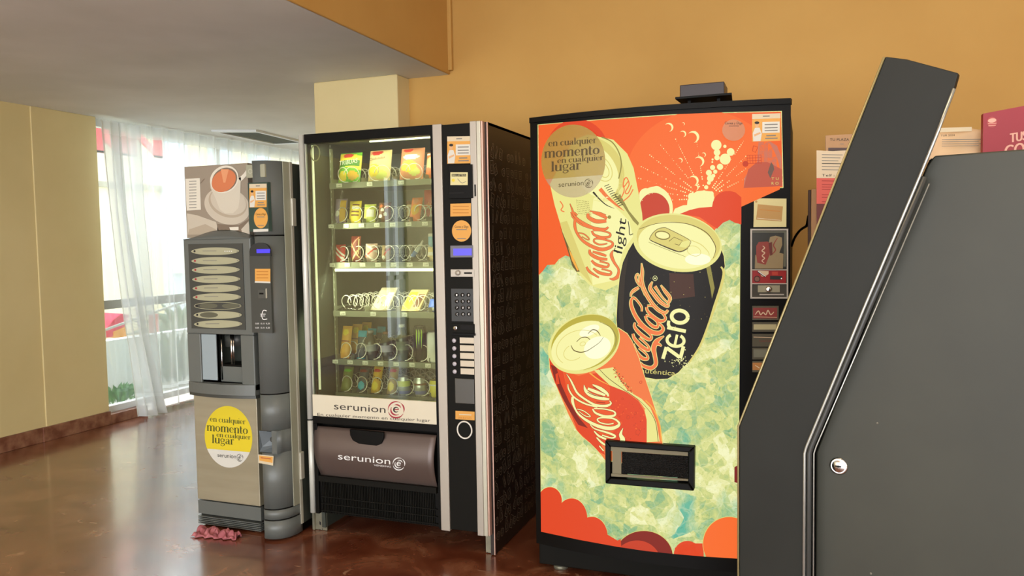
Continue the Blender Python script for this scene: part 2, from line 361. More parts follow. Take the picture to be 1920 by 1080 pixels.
# ================================================================== THE ROOM
M_wall = mot('ochre_plaster', (208, 163, 88), (199, 153, 79), 1.3, .75, 5, bump=.06)
M_wall2 = mot('cream_plaster', (228, 210, 156), (220, 201, 146), 1.5, .75, 5, bump=.06)
M_ceil = mot('white_plaster', (226, 226, 222), (214, 214, 208), 1.6, .8, 5, bump=.05)
M_floor = floor_mat()
M_base = mot('red_marble_skirting', (112, 62, 46), (158, 112, 88), 14, .3, 8)
XL, YB, ZC, XB = -5.12, 4.35, 2.39, -2.02
PIL = (-2.88, -2.29, 4.2)
struct('floor', MB().box(XL-.1, 4.1, -5.1, 9.1, -.05, 0, M_floor))
struct('ceiling', MB().box(XL-.2, XB-.001, -5.1, 9.1, ZC, ZC+.1, M_ceil))
struct('ceiling', MB().box(XB, 4.1, -5.1, YB+.1, 3.1, 3.2, M_ceil))
mb = MB().box(XB-.001, XB+.012, -5.1, YB, ZC, 3.1, M_wall)
mb.box(XB, XB+.035, YB-.03, YB, ZC+.02, 3.1, M_wall); struct('trim_1', mb, bevel=.006)
struct('wall_back', MB().box(PIL[1]-.02, 4.1, YB, YB+.15, 0, 3.1, M_wall))
struct('wall_pillar', MB().box(PIL[0], PIL[1], PIL[2], 9.0, 0, ZC, M_wall2), bevel=.008)
struct('wall_far', MB().box(XL-.1, PIL[0], 9.0, 9.1, 0, ZC, M_wall2))
YW = on_x(183, 222, XL+.03).y
mb = MB().box(XL-.14, XL, -2.8, YW, 0, ZC, M_wall2); mb.box(XL-.14, XL, -5.1, -3.4, 0, ZC, M_wall2); mb.box(XL-.14, XL, -3.4, -2.8, 0, .12, M_wall2); mb.box(XL-.14, XL, -3.4, -2.8, ZC-.12, ZC, M_wall2); struct('wall_left', mb)
struct('trim_2', MB().box(XL-.01, XL+.010, on_x(66, 300, XL+.03).y, YW, 0, ZC, M_wall2), bevel=.004)
struct('wall_right', MB().box(4.0, 4.1, -5.1, -3.9, 0, 3.1, M_wall).box(4.0, 4.1, -.9, YB, 0, 3.1, M_wall).box(4.0, 4.1, -3.9, -.9, 0, .5, M_wall).box(4.0, 4.1, -3.9, -.9, 2.6, 3.1, M_wall))
mb = MB(); mb.box(XL, -5.0, -5.1, -5, 0, ZC, M_wall2); mb.box(3.4, 4, -5.1, -5, 0, 3.1, M_wall); mb.box(-5.0, 3.4, -5.1, -5, 2.9, 3.1, M_wall); mb.box(-2.2, -2.0, -5.1, -5, 0, 3.1, M_wall); mb.box(-5.0, -2.2, -5.1, -5, 2.3, 3.1, M_wall)
struct('wall_front', mb)
yb1 = on_z(253, 781, 0).y
mb = MB().box(XL, XL+.018, -5, on_x(82, 810, XL).y, 0, .105, M_base); mb.box(XL+.006, XL+.026, on_x(82, 810, XL).y-.02, YW, 0, .105, M_base)
mb.box(XL-.14, XL+.02, YW, yb1+.1, 0, .075, M_base)
struct('baseboard_left', mb, bevel=.003)
struct('baseboard_back', MB().box(PIL[1], 4, YB-.018, YB, 0, .105, M_base), bevel=.003)

# window along the left, floor to ceiling
M_alu = mat('white_window_frame', (225, 228, 228), .4)
M_alug = mat('grey_window_rail', (168, 168, 160), .4)
M_pane = glass_mat('window_glass', (248, 252, 252), .02, .5)
GX = -5.2
zr = on_x(214, 570, GX).z
mb = MB(); mb.box(GX-.03, GX+.03, YW-.02, 8.98, .075, .125, M_alu); mb.box(GX-.03, GX+.03, YW-.02, 8.98, ZC-.06, ZC, M_alu)
mb.box(GX-.03, GX+.03, YW-.03, YW+.005, .1, ZC-.05, M_alu)
for y in (5.95, 7.4, 8.94): mb.box(GX-.025, GX+.025, y, y+.045, .1, ZC-.05, M_alu)
mb.box(GX-.025, GX+.025, YW, 5.95, zr-.035, zr+.035, M_alug); mb.box(GX-.02, GX+.02, 5.99, 8.94, zr-.02, zr+.02, M_alu)
win = struct('window_1', mb); ORIGIN[win.name] = Vector((0, 0, 0))
pn = part('window_pane', MB().box(GX-.003, GX+.003, YW+.005, 8.94, .12, ZC-.06, M_pane), win)
mb = MB(); mb.box(-5.0, 3.4, -5.08, -5.02, 0, .08, M_alu)
for x in (-5.0, -3.6, -2.26, -2.0, -.7, .65, 2.0, 3.34): mb.box(x, x+.06, -5.08, -5.02, .05, 2.3 if x < -2.1 else 2.9, M_alu)
struct('added_window_2', mb)  # unseen glazed front, made this wide to let the fill in
mb = MB()
for y in (-3.4, -3.13, -2.86): mb.box(XL-.1, XL-.04, y, y+.06, .12, ZC-.12, M_alu)
mb.box(XL-.1, XL-.04, -3.4, -2.8, .9, .96, M_alu); struct('window_3', mb)

mb = MB()
for y in (-3.9, -2.93, -1.96, -.96): mb.box(4.03, 4.08, y, y+.06, .5, 2.6, M_alu)
struct('added_window_4', mb)  # unseen window, added as an opening for the fill from the right
# ceiling diffuser
M_vent = mat('grey_green_diffuser', (84, 86, 72), .7, spec=.2)
a, b, c, d = [on_z(*p, ZC) for p in ((396, 243), (478, 243), (562, 266), (517, 268))]
vx0, vx1, vy0, vy1 = a.x, min(c.x, PIL[0]-.05), b.y-.35, c.y
v = thing('ceiling_vent', 'grey rectangular air vent in white frame set in the low ceiling', 'vent', ((vx0+vx1)/2, (vy0+vy1)/2, ZC-.02))
P4 = [on_z(*p, ZC-.012) for p in ((398, 243), (478, 243), (562, 262), (556, 270), (517, 268))]
va, vb, vc, vd = on_z(396, 243, ZC), on_z(480, 243, ZC), on_z(575, 266, ZC), on_z(517, 268.5, ZC)
fr = [va, vb, vc, vd]; cen = sum(fr, Vector())/4
inn = [cen+(p-cen)*.88 for p in fr]
mb = MB()
for i in range(4):
    j = (i+1) % 4; mb.prism([fr[i], fr[j], inn[j], inn[i]], (0, 0, -.018), M_alu)
part('frame', mb, v)
mb = MB().prism([p+Vector((0, 0, -.001)) for p in inn], (0, 0, -.004), M_vent)
for k in range(1, 12):
    t = k/12; p = inn[0].lerp(inn[1], t); q = inn[3].lerp(inn[2], t); dd = (inn[1]-inn[0]).normalized()*.012
    mb.prism([p-dd, p+dd, q+dd, q-dd], (0, 0, -.012), M_vent)
part('slats', mb, v)

# ------------------------------------------------------------------ outside the window
M_out = mot('outside_paving', (205, 200, 190), (190, 184, 172), 2, .8)
struct('trim_3', MB().box(-16, XL-.14, -2, 16, -.12, -.04, M_out))
OX = -10.0
M_fac = mot('cream_facade', (250, 240, 205), (240, 228, 188), .8, .85); M_fac2 = mat('pale_blue_facade', (215, 226, 236), .85)
M_redaw = mat('faded_red_awning', (205, 92, 92), .8); M_red = mat('crimson_cloth', (200, 30, 70), .8); M_mustard = mat('mustard_cloth', (205, 140, 40), .8)
M_white = mat('white_paint', (236, 238, 240), .6)
bl = thing('building', 'cream building with pale blue bays seen outside through the curtain', 'building', (OX-1, 11, -.04))
mb = MB().box(OX-2, OX, 4, 22, -.04, 7.0, M_fac); part('facade', mb, bl)
zl = on_x(240, 349, OX).z
part('ledge', MB().box(OX, OX+.06, 4, 22, zl-.04, zl+.04, mat('ledge_grey', (176, 172, 150), .8)), bl)
def ospan(px0, px1, X): return on_x(px0, 450, X).y, on_x(px1, 450, X).y
mb = MB()
for (p0, p1) in ((303, 345), (395, 430), (470, 500)):
    y0, y1 = ospan(p0, p1, OX); mb.box(OX, OX+.15, y0, y1, -.04, 6.5, M_fac2)
part('bay', mb, bl)
for k, (p0, p1, lb) in enumerate(((186, 205, 0), (228, 264, 0), (297, 312, 0))):
    y0, y1 = ospan(p0, p1, -8.6); z0, z1 = on_x(p0, 286+k*5, -8.6).z, on_x(p0, 205, -8.6).z
    mb = MB(); mb.prism([(-8.6, y0, z0), (-8.6, y0, z0+.03), (-9.95, y0, z1+.6), (-9.95, y0, z1+.5)], (0, y1-y0, 0), M_redaw)
    mb.box(-8.62, -8.6, y0, y1, z0-.0, z0+.5, M_redaw)
    single('awning', mb, ['faded red awning high outside, nearest the left wall', 'widest faded red awning outside, behind the curtain folds', 'narrow red awning outside, rightmost of the three'][k], 'awning', group='red awnings outside')
# low white parapet and greenery
PX_ = -6.4
zp = on_x(225, 636, PX_).z
single('parapet_wall', MB().box(PX_-.12, PX_, 3.5, 13, -.04, zp, M_white), 'low white parapet wall just outside the window', 'wall')
single('air_conditioner', MB().box(OX+.001, OX+.5, *ospan(307, 338, OX), on_x(320, 512, OX).z, on_x(320, 470, OX).z, M_white), 'white air conditioning box on the facade outside', 'air conditioner', bevel=.02)
mb = MB()
p = [on_x(*q, -6.9) for q in ((198, 618), (212, 600), (228, 588), (243, 590), (240, 606), (226, 622), (210, 632), (199, 634))]
mb.prism(p, (-.5, .1, 0), M_red); q = [on_x(*w, -6.88) for w in ((214, 622), (238, 612), (238, 632), (214, 634))]
mb.prism(q, (-.4, .1, 0), M_mustard)
mb.tube([(-7.1, p[1].y, -.04), (-7.1, p[1].y, p[1].z)], .025, M_alug)
single('folded_parasol', mb, 'crimson and mustard folded cloth parasol outside behind the parapet', 'parasol', bevel=.02)
hr = [on_x(330, 571, -6.6), on_x(196, 619, -6.6)]
single('handrail', MB().tube([(hr[0].x, hr[0].y, -.04), hr[0]], .012, M_alug).tube([(hr[1].x, hr[1].y, -.04), hr[1]], .012, M_alug).tube([on_x(196, 619, -6.6), on_x(330, 571, -6.6), on_x(420, 545, -6.6)], .014, M_alug), 'thin grey handrail slanting above the parapet outside', 'handrail')
y0, y1 = ospan(275, 286, -6.7)
single('awning_post', MB().box(-6.72, -6.66, y0, y1, -.04, on_x(280, 590, -6.7).z, M_redaw), 'faded red post outside behind the curtain', 'post')
M_leaf = mat('green_leaf', (86, 140, 70), .6); M_leaf2 = mat('grey_green_leaf', (110, 132, 112), .6)
def plant(name, label, px, py, X, h, n, m, ln, spread, seed):
    rr = random.Random(seed); c = on_x(px, py, X); mb = MB()
    for i in range(n):
        a = rr.uniform(0, 2*math.pi); r0 = rr.uniform(0, spread); b0 = Vector((c.x+r0*math.cos(a)*.5, c.y+r0*math.sin(a), c.z+rr.uniform(0, h*.3)))
        tip = b0+Vector((math.cos(a)*ln*.5, math.sin(a)*ln, rr.uniform(.3, 1)*h)); mid = (b0+tip)/2+Vector((0, 0, h*.2)); w = ln*.16
        s_ = Vector((-math.sin(a), math.cos(a), 0))*w
        mb.add([b0, mid-s_, mid+s_, tip], [(0, 1, 3), (0, 3, 2)], m)
    return single(name, mb, label, 'plant')
plant('bushy_plant', 'low green plant outside at the foot of the window', 222, 757, -5.85, .16, 150, M_leaf, .12, .35, 1)
plant('leafy_shrub', 'grey green shrub outside seen through the sheer curtain', 332, 722, -6.1, .5, 150, M_leaf2, .16, .22, 2)
c = on_x(338, 640, -7.6); mb = MB()
for k in range(9):
    a = R(200+k*17); e1 = c+Vector((0, math.cos(a)*.9, -math.sin(a)*.55)); mb.tube([c, (c+e1)/2+Vector((0, 0, .12)), e1], [.02, .05, .008], M_leaf2, n=5)
c2 = on_x(338, 700, -7.6); mb.tube([(c.x, c.y, -.04), c], .05, M_leaf2)
single('palm_tree', mb, 'dull green palm outside with drooping fronds behind the parapet', 'palm')

# curtains
M_sh = sheer_mat('sheer_curtain_fabric', .34, .5); M_shd = sheer_mat('gathered_curtain_fabric', .72, .62); M_shh = sheer_mat('curtain_heading', .8, .45)
def head(u, v, m): return M_shh if v < .045 or .925 < v < .932 else m
def interp(pl, v):
    ys = [p[1] for p in pl]; y = ys[0]+(ys[-1]-ys[0])*v
    for a, b in zip(pl, pl[1:]):
        if y <= b[1]+1e-6: t = (y-a[1])/(b[1]-a[1]); return a[0]+(b[0]-a[0])*t, y
    return pl[-1]
def curtain(L_, R_, X, amp, n, label, nu=70, nv=30):
    def fn(u, v):
        a = interp(L_, v); b = interp(R_, v); px = a[0]+(b[0]-a[0])*u; py = a[1]+(b[1]-a[1])*u
        p = on_x(px, py, X); p.x += amp*math.sin(u*n*2*math.pi+v*1.5)*(.45+.55*v)+amp*.4*math.sin(u*n*5.1+2+v*3)
        p.z = max(p.z, .012); return p
    mb = MB().grid(fn, nu, 90, M_shd, mfn=lambda u, v: head(u, v, M_shd)); o = single('sheer_curtain', mb, label, 'curtain', group='sheer curtains at the side window'); return o
curtain([(186, 224), (194, 300), (204, 390), (214, 480), (230, 600), (240, 660), (255, 781)],
        [(228, 232), (238, 400), (249, 480), (274, 637), (309, 779)], -4.98, .028, 3, 'white sheer curtain swept diagonally, nearest panel beside the left wall')
curtain([(200, 226), (215, 330), (240, 480), (262, 620), (285, 776)],
        [(262, 238), (272, 400), (288, 560), (311, 777)], -5.03, .022, 2.5, 'white sheer curtain middle fold, hanging between the swept panel and the flat one')
y0 = on_x(250, 400, -5.08).y
def fn(u, v):
    y = y0+(8.9-y0)*u; z = (ZC-.01)*(1-v)+.03*v
    return (-5.07+.022*math.sin(y*33+.3*math.sin(v*4))+.012*math.sin(y*71+v), y, z)
single('sheer_curtain', MB().grid(fn, 420, 90, M_sh, mfn=lambda u, v: head(u, v, M_sh)), 'widest sheer curtain hanging straight behind the hot drinks machine', 'curtain', group='sheer curtains at the side window')

# ================================================================== HOT DRINKS MACHINE
def rect(x0, y0, x1, y1, Y):
    xm, ym = (x0+x1)/2, (y0+y1)/2
    return on_y(x0, ym, Y).x, on_y(x1, ym, Y).x, on_y(xm, y1, Y).z, on_y(xm, y0, Y).z
def pbox(mb, x0, y0, x1, y1, Y0, Y1, m):
    a, b, c, d = rect(x0, y0, x1, y1, Y0); return mb.box(a, b, Y0, Y1, c, d, m)
def pprism(mb, pts, Y, dy, m):
    return mb.prism([on_y(p[0], p[1], Y) for p in pts], (0, dy, 0), m)
def crop(ox, oy, sc): return lambda p: (ox+p[0]/sc, oy+p[1]/sc)
def disc3(mb, px, py, Y, r, h, m, n=20):
    p = on_y(px, py, Y); mb.lathe([(r, 0), (r, h*.7), (r*.85, h)], p, m, n, 'y')
M_gry = mat('charcoal_plastic', (98, 102, 98), .38); M_gry2 = mat('dark_charcoal_plastic', (62, 64, 60), .42)
M_side = mot('dark_green_grey_steel', (62, 66, 58), (54, 58, 50), 5, .45)
M_beige = mot('brushed_beige_metal', (172, 164, 140), (162, 154, 130), 2, .38, 3, .35, stretch=(1, 1, 8))
M_black = mat('black_plastic', (11, 10, 8), .45, spec=.13); M_blk2 = mat('soft_black', (19, 18, 14), .55, spec=.13)
M_pale = mat('pale_metal_edge', (190, 186, 168), .35, .3)
M_chr = mat('bright_chrome', (215, 215, 212), .18, 1); M_silver = mat('satin_silver', (176, 168, 156), .42, .35)
M_org = mat('orange_sticker', (218, 160, 78), .5, spec=.3); M_cream = mat('cream_paper', (210, 196, 166), .6, spec=.3); M_paper = mat('white_paper', (212, 210, 200), .6, spec=.3)
M_ink = mat('black_ink', (22, 20, 18), .6); M_skin = mat('illustrated_skin', (214, 168, 122), .6); M_grey_ink = mat('grey_ink', (120, 118, 112), .6)
M_blue = mat('blue_display', (30, 24, 90), .3, emit=(72, 60, 235), es=1.2)
M_yel = mat('yellow_sticker', (222, 200, 40), .45); M_dgreen = mat('olive_ink', (84, 88, 30), .5); M_crim = mat('crimson_ink', (160, 30, 50), .5)
M_white_ink = mat('white_ink', (235, 235, 232), .5)

def serunion_mark(A, cx, cy, r, m, ly, ry=1.0, m2=None):
    """swirl of crescent strokes round a small e"""
    m2 = m2 or m
    for (k, w, a0, a1) in ((1.0, .17, 60, 185), (1.0, .2, 195, 330), (.98, .18, -20, 55), (.66, .2, 150, 300), (.62, .16, 20, 110), (.3, .2, 10, 330)):
        pts = [(cx+r*k*math.cos(R(a)), cy-ry*r*k*math.sin(R(a)), r*w*max(.25, math.sin(math.pi*(i+.3)/8.6))) for i, a in enumerate(np.linspace(a0, a1, 9))]
        A.stroke(pts, m if k > .4 else m2, ly, k=2)
    A.stroke([(cx-r*.32, cy, r*.12), (cx+r*.32, cy-.04*r, r*.14)], m, ly, k=1, sm=False)
def momento_sticker(A, cx, cy, rx, ry, rot, sk, ly, my, mw, mi, ms):
    """round sticker: yellow top with the slogan, pale segment below. sk = slope of the writing"""
    full = ell(cx, cy, rx, ry, rot, 56)
    A.poly(full, mw, ly)
    cut = lambda x: cy+ry*.44+(x-cx)*sk*1.0
    A.poly(clip_convex(full, [(cx-3*rx, cut(cx-3*rx)), (cx+3*rx, cut(cx+3*rx)), (cx+3*rx, cy-4*ry), (cx-3*rx, cy-4*ry)]), my, ly+1)
    L_ = lambda fx, fy: (cx+fx*rx, cy+fy*ry+fx*rx*sk)
    A.serif('en cualquier', L_(-.78, -.45), L_(.73, -.45), (0, -.115*ry), mi, ly+2)
    A.serif('momento', L_(-.91, -.14), L_(.83, -.14), (0, -.175*ry), mi, ly+2)
    A.serif('en cualquier', L_(-.5, .03), L_(.94, .03), (0, -.1*ry), mi, ly+2)
    A.serif('lugar', L_(-.7, .24), L_(.25, .24), (0, -.17*ry), mi, ly+2)
    a = L_(-.46, .68); b = L_(.32, .68); A.text('serunion', a, b, (0, -.14*ry), ms, ly+2)
    c = L_(.48, .64); serunion_mark(A, c[0], c[1], rx*.13, ms, ly+2, ry/rx*.9)
def payment_sticker(A, x0, y0, x1, y1, ly, slope=0.0):
    """small notice: cream top band, orange field, drawn person at left, white box with lines at right"""
    Q = lambda u, v: (x0+(x1-x0)*u, y0+(y1-y0)*v+(x1-x0)*u*slope)
    def q(u0, v0, u1, v1, m, l): A.poly([Q(u0, v0), Q(u1, v0), Q(u1, v1), Q(u0, v1)], m, l)
    q(0, 0, 1, 1, M_org, ly); q(0, 0, 1, .18, M_cream, ly+1); q(.36, .3, .97, .7, M_paper, ly+1)
    for v in (.38, .5, .6): q(.44, v, .9, v+.035, M_grey_ink, ly+2)
    q(.38, .07, .62, .11, M_grey_ink, ly+2); q(.5, .78, .84, .82, M_grey_ink, ly+2); q(.46, .88, .9, .92, M_grey_ink, ly+2)
    p = Q(.17, .4); w = abs(x1-x0); h = abs(y1-y0)
    A.poly(ell(p[0], p[1], w*.07, h*.09, 0, 14), M_skin, ly+2); p = Q(.17, .32); A.poly(ell(p[0], p[1], w*.085, h*.05, 0, 14), M_ink, ly+3)
    A.poly([Q(.1, .5), Q(.26, .5), Q(.34, .72), Q(.3, .99), Q(.04, .99), Q(.02, .7)], M_paper, ly+2); A.poly([Q(.06, .74), Q(.28, .66), Q(.3, .72), Q(.08, .82)], M_skin, ly+3)
def round_notice(A, cx, cy, rx, ry, ly):
    A.poly(ell(cx, cy, rx, ry, 0, 32), M_org, ly)
    A.text('Canea y Elige', (cx-rx*.72, cy-ry*.3), (cx+rx*.72, cy-ry*.3), (0, -ry*.22), M_ink, ly+1)
    A.stroke([(cx-rx*.55, cy-ry*.12), (cx+rx*.55, cy-ry*.12)], M_grey_ink, ly+1, w=ry*.07, k=1, sm=False)
    A.stroke([(cx-rx*.45, cy+ry*.72), (cx+rx*.45, cy+ry*.72)], M_grey_ink, ly+1, w=ry*.07, k=1, sm=False)

YC = 3.0
xa = on_y(360, 640, YC).x; xb = on_y(478, 640, YC).x; XR = -2.243; ZT = 1.762
cof = thing('coffee_vending_machine', 'tall narrow charcoal hot drinks vending machine with coffee cup picture and round yellow sticker', 'vending machine', (-2.53, 3.3, 0))
XA = xa-.004
part('cabinet', MB().box(XA+.012, XR, YC+.075, 3.66, .045, ZT-.004, M_side), cof, bevel=.006)
for x in (XA+.07, XR-.06):
    for y in (YC+.12, 3.58): part('foot', MB().lathe([(.022, 0), (.022, .012), (.012, .016), (.012, .05)], (x, y, 0), M_black, 14), cof)
part('door_edge', MB().box(XR-.012, XR+.004, YC+.058, YC+.074, .05, ZT, M_pale), cof, 'pale vertical door edge strip')
part('plinth', MB().box(XA+.014, XR-.02, YC+.03, 3.6, .003, .05, M_black), cof)  # dark box added to close off the bright gap under the machine
for z in (1.53, .33): part('hinge', MB().box(XR-.002, XR+.012, YC+.055, YC+.085, z-.065, z+.065, M_pale), cof, 'pale metal door hinge', bevel=.003)
# picture panel
zt = lambda px, py: on_y(px, py, YC).z
x_pr = on_y(466, 370, YC).x
pict = MB().box(XA, x_pr, YC, YC+.07, zt(410, 445), ZT, mat('sepia_picture', (150, 138, 122), .4))
A = Art(plane_y(YC)); A.clip = [(347, 313), (466, 305), (468, 440), (352, 442)]
A.t = crop(330, 290, 4)
M_sau = mat('picture_saucer', (196, 186, 168), .45); M_cup = mat('picture_cup', (206, 198, 180), .45); M_cuph = mat('picture_cup_light', (222, 216, 200), .45)
M_tea = mat('picture_coffee', (206, 120, 78), .45); M_tea2 = mat('picture_coffee_light', (222, 152, 108), .45); M_sep2 = mat('picture_sepia_dark', (122, 106, 90), .45); M_sep3 = mat('picture_sepia_mid', (176, 162, 142), .45)
A.poly([(80, 440), (160, 455), (300, 505), (330, 600), (60, 600)], M_sau, 1); A.poly([(100, 560), (220, 520), (300, 560), (280, 600), (90, 600)], M_sep3, 2)
A.poly([(310, 520), (470, 530), (550, 480), (560, 610), (310, 610)], M_sep2, 1); A.poly([(490, 560), (545, 500), (560, 600), (500, 600)], M_sau, 2); A.poly([(400, 545), (470, 540), (470, 565), (410, 570)], M_cuph, 2)
A.poly(ell(385, 385, 175, 135, 20, 50), M_sau, 3); A.poly(ell(390, 360, 148, 108, 20, 44), M_sep3, 4); A.poly(ell(395, 350, 138, 98, 20, 44), M_sau, 5)
A.poly([(258, 190), (262, 250), (300, 330), (330, 410), (370, 440), (430, 440), (470, 400), (485, 300), (490, 170)], M_cup, 6)
A.stroke([(480, 190, 30), (520, 150, 26), (545, 105, 18)], M_cuph, 6)
A.poly(ell(365, 185, 112, 98, -38, 44), M_cuph, 7); A.poly(ell(368, 188, 100, 84, -38, 44), M_sep2, 8); A.poly(ell(362, 196, 98, 76, -38, 44), M_tea, 9)
A.poly([(340, 110), (400, 110), (375, 210), (360, 210)], M_tea2, 10)
A.poly([(66, 182), (180, 176), (188, 412), (82, 420)], M_cuph, 3)
for y in range(200, 400, 22): A.stroke([(100, y), (155, y-2)], M_grey_ink, 4, w=5, k=1, sm=False)
A.stroke([(185, 215), (215, 180)], M_sep2, 4, w=5, k=1, sm=False)
A.mesh(mb=pict)
part('picture_panel', pict, cof, 'sepia picture panel with a cup of coffee on a saucer')
# selection module, bulging forward, with the cup niche cut through it
YM = YC-.055
mx0, mx1, mz0, mz1 = rect(352, 448, 474, 730, YM)
nx0, nx1, nz0, nz1 = rect(377, 627, 452, 718, YM)
mx0 = XA+.027
mb = MB()
zs = [mz1, nz1, nz0, mz0]
mb.box(mx0, mx1, YM, YC+.07, nz1, mz1, M_gry); mb.box(mx0, nx0, YM, YC+.07, mz0, nz1, M_gry); mb.box(nx1, mx1, YM, YC+.07, mz0, nz1, M_gry); mb.box(nx0, nx1, YM, YC+.07, mz0, nz0, M_gry)
part('selection_module', mb, cof, bevel=.004)
mb = MB()
def arch(u, v):
    x = mx0+(mx1-mx0)*u; h = .042*(1-(2*u-1)**2); return (x, YM+(YC-YM)*v*.99, mz1+h*v**.7)
mb.grid(arch, 20, 5, M_gry); part('arched_hood', mb, cof, solid=.004)
mb = MB()
n = 16; lo = []; 
for k in range(n+1):
    u = k/n; lo.append((mx0+(mx1-mx0)*u, YM-.03*(1-(2*u-1)**2)-.002))
loop = [Vector((p[0], p[1], mz0+.03)) for p in lo]+[Vector((mx1, YC+.06, mz0+.03)), Vector((mx0, YC+.06, mz0+.03))]
mb.prism(loop, (0, 0, -.05), M_gry); mb.prism([p+Vector((0, .003, -.051)) for p in loop], (0, 0, -.014), M_gry2)
part('bottom_sill', mb, cof, bevel=.004)
mb = MB(); pbox(mb, 356, 457, 457, 617, YM-.004, YM+.002, M_gry2); lbd = part('label_board', mb, cof)
YL = YM-.005
for k, cy in enumerate((471, 489, 506, 523.5, 540.5, 557, 573.5, 590.5, 607.5)):
    cx = 404+k*.7; mb = MB(); A = Art(plane_y(YL-.003))
    m = mat('pale_green_label', (168, 166, 136), .4)
    pts = ell(cx, cy, 45, 7.2, -.6, 40); pts = [(p[0], cy+(p[1]-cy)*(1 if abs(p[0]-cx) < 40 else .9)) for p in pts]
    pprism(mb, [(cx+(p[0]-cx), p[1]) for p in pts], YL, -.003, m if k not in (6,) else M_gry2)
    if k in (6, 7):
        A.ring(cx, cy, 44, 6.8, 0, .9, m, 1); A.poly(ell(cx-17, cy, 17, 5.2, 0, 24), mat('dark_label_window', (92, 92, 76), .4), 2)
        if k == 6: A.poly(ell(cx+24, cy, 16, 5, 0, 24), mat('dark_label_window', (92, 92, 76), .4), 2)
    else: A.stroke([(cx-24, cy-.5), (cx+2, cy-.7)], M_grey_ink, 2, w=1, k=1, sm=False)
    A.disc(cx-39, cy, 2.0, M_crim if 0 < k < 6 else M_ink, 2, n=12); A.disc(cx+41, cy, 1.2, M_grey_ink, 2, n=10)
    if k == 0:
        for j in range(4): A.disc(cx+18+j*4, cy, 1.1, M_white_ink, 2, n=8)
    A.mesh(mb=mb); part('selection_button', mb, lbd, 'selection button with dark label windows' if k in (6, 7) else None)
# niche
ND = .16
mb = MB()
dk = mat('niche_dark', (46, 48, 46), .4)
mb.box(nx0-.002, nx1+.002, YM+ND, YM+ND+.01, nz0, nz1, dk); mb.box(nx0-.004, nx0, YM+.01, YM+ND, nz0, nz1, dk); mb.box(nx1, nx1+.004, YM+.01, YM+ND, nz0, nz1, dk)
mb.box(nx0, nx1, YM+.01, YM+ND, nz1, nz1+.004, dk); mb.box(nx0, nx1, YM+.01, YM+ND, nz0-.004, nz0, dk)
mb.lathe([(.06, 0), (.062, .05), (.05, .06)], ((nx0+nx1)/2+.02, YM+.1, nz1-.065), M_gry2, 24)
niche = part('cup_niche', mb, cof)
mb = MB(); mb.box((nx0+nx1)/2-.03, nx1-.004, YM+.03, YM+ND-.005, nz0+.0, nz0+.075, M_gry); mb.box((nx0+nx1)/2-.03, nx1-.004, YM+.03, YM+ND-.005, nz0+.075, nz0+.085, M_black)
part('cup_rest', mb, niche, bevel=.003)
mb = MB(); mb.box(nx0+.002, nx0+.088, YM+.004, YM+.012, nz0+.01, nz1-.002, mat('milky_blue_plastic', (150, 164, 170), .3)); part('sliding_hatch', mb, cof, 'milky blue grey sliding hatch', bevel=.002)
for x, w in ((nx0+.098, .004), ((nx0+nx1)/2+.04, .006), ((nx0+nx1)/2+.052, .003)): part('dispensing_tube', MB().tube([(x, YM+.03, nz0+.01 if w == .004 else nz0+.087), (x, YM+.03, nz1-.002)], w, M_chr, 8), niche, 'bright metal dispensing tube')
# lower door with the round sticker
mb = MB(); lx0 = XA; lz0 = on_y(425, 942, YC).z; mb.box(lx0, on_y(484, 840, YC).x, YC, YC+.07, lz0, mz0-.035, M_beige); ldoor = part('lower_door', mb, cof, 'brushed beige lower door', bevel=.003)
A = Art(plane_y(YC-.0006))
momento_sticker(A, 428.5, 819, 44.5, 58, -6, .085, 0, M_yel, M_paper, M_dgreen, M_ink)
part('slogan_sticker', A.mesh(), ldoor, 'round yellow and white slogan sticker')
mb = MB(); gx1 = on_y(489, 965, YC).x; gz0 = .012
mb.box(lx0, gx1, YC+.022, YC+.07, gz0, lz0-.006, M_black); mb.box(lx0, gx1, YC+.002, YC+.03, lz0-.072, lz0-.006, M_gry); sh_ = (lz0-.078-gz0)/5
for k in range(5):
    z = gz0+sh_*k; mb.box(lx0, gx1, YC-.003, YC+.022, z, z+sh_*.45, M_gry)
part('kick_grille', mb, cof, bevel=0)
# coin column with rounded right corner
YK = 2.935
cx0 = on_y(483, 700, YK).x; cx1 = XR-.004
def col_loop(d=0, r=.085):
    P = [(cx0, YC+.07), (cx0, YK+.012-d), (cx0+.012, YK-d)]
    for k in range(9):
        a = R(90-k*10); P.append((cx1+d-r+r*math.cos(a), YK-d+r*1.25-r*1.25*math.sin(a)))
    P += [(cx1+d, YC+.055), (cx1+d, YC+.07)]; return P
def slab(mb, z0, z1, m, d=0):
    P = col_loop(d); mb.prism([Vector((p[0], p[1], z0)) for p in P], (0, 0, z1-z0), m, True); return mb
z1a, z2a, z3a, z4a = [on_y(515, y, YK).z for y in (441, 741, 957, 977)]
mb = MB(); slab(mb, z1a+.003, ZT, M_gry); slab(mb, z2a+.003, z1a-.003, M_gry); slab(mb, z1a-.003, z1a+.003, M_black, -.002); slab(mb, z2a-.003, z2a+.003, M_black, -.002)
nx = rect(484, 808, 519, 850, YK)
slab(mb, nx[3], z2a-.003, M_gry); slab(mb, z3a+.003, nx[2], M_gry)
mb.box(nx[1], cx1-.055, YK+.004, YK+.06, nx[2]-.001, nx[3]+.001, M_gry); P = [p for p in col_loop() if p[0] >= nx[1]-.0005]; P = P+[(nx[1], YC+.07)]
mb.prism([Vector((nx[1], YK, nx[2]))]+[Vector((p[0], p[1], nx[2])) for p in P if p[1] > YK+.0005 or p[0] > nx[1]], (0, 0, nx[3]-nx[2]), M_gry, True)
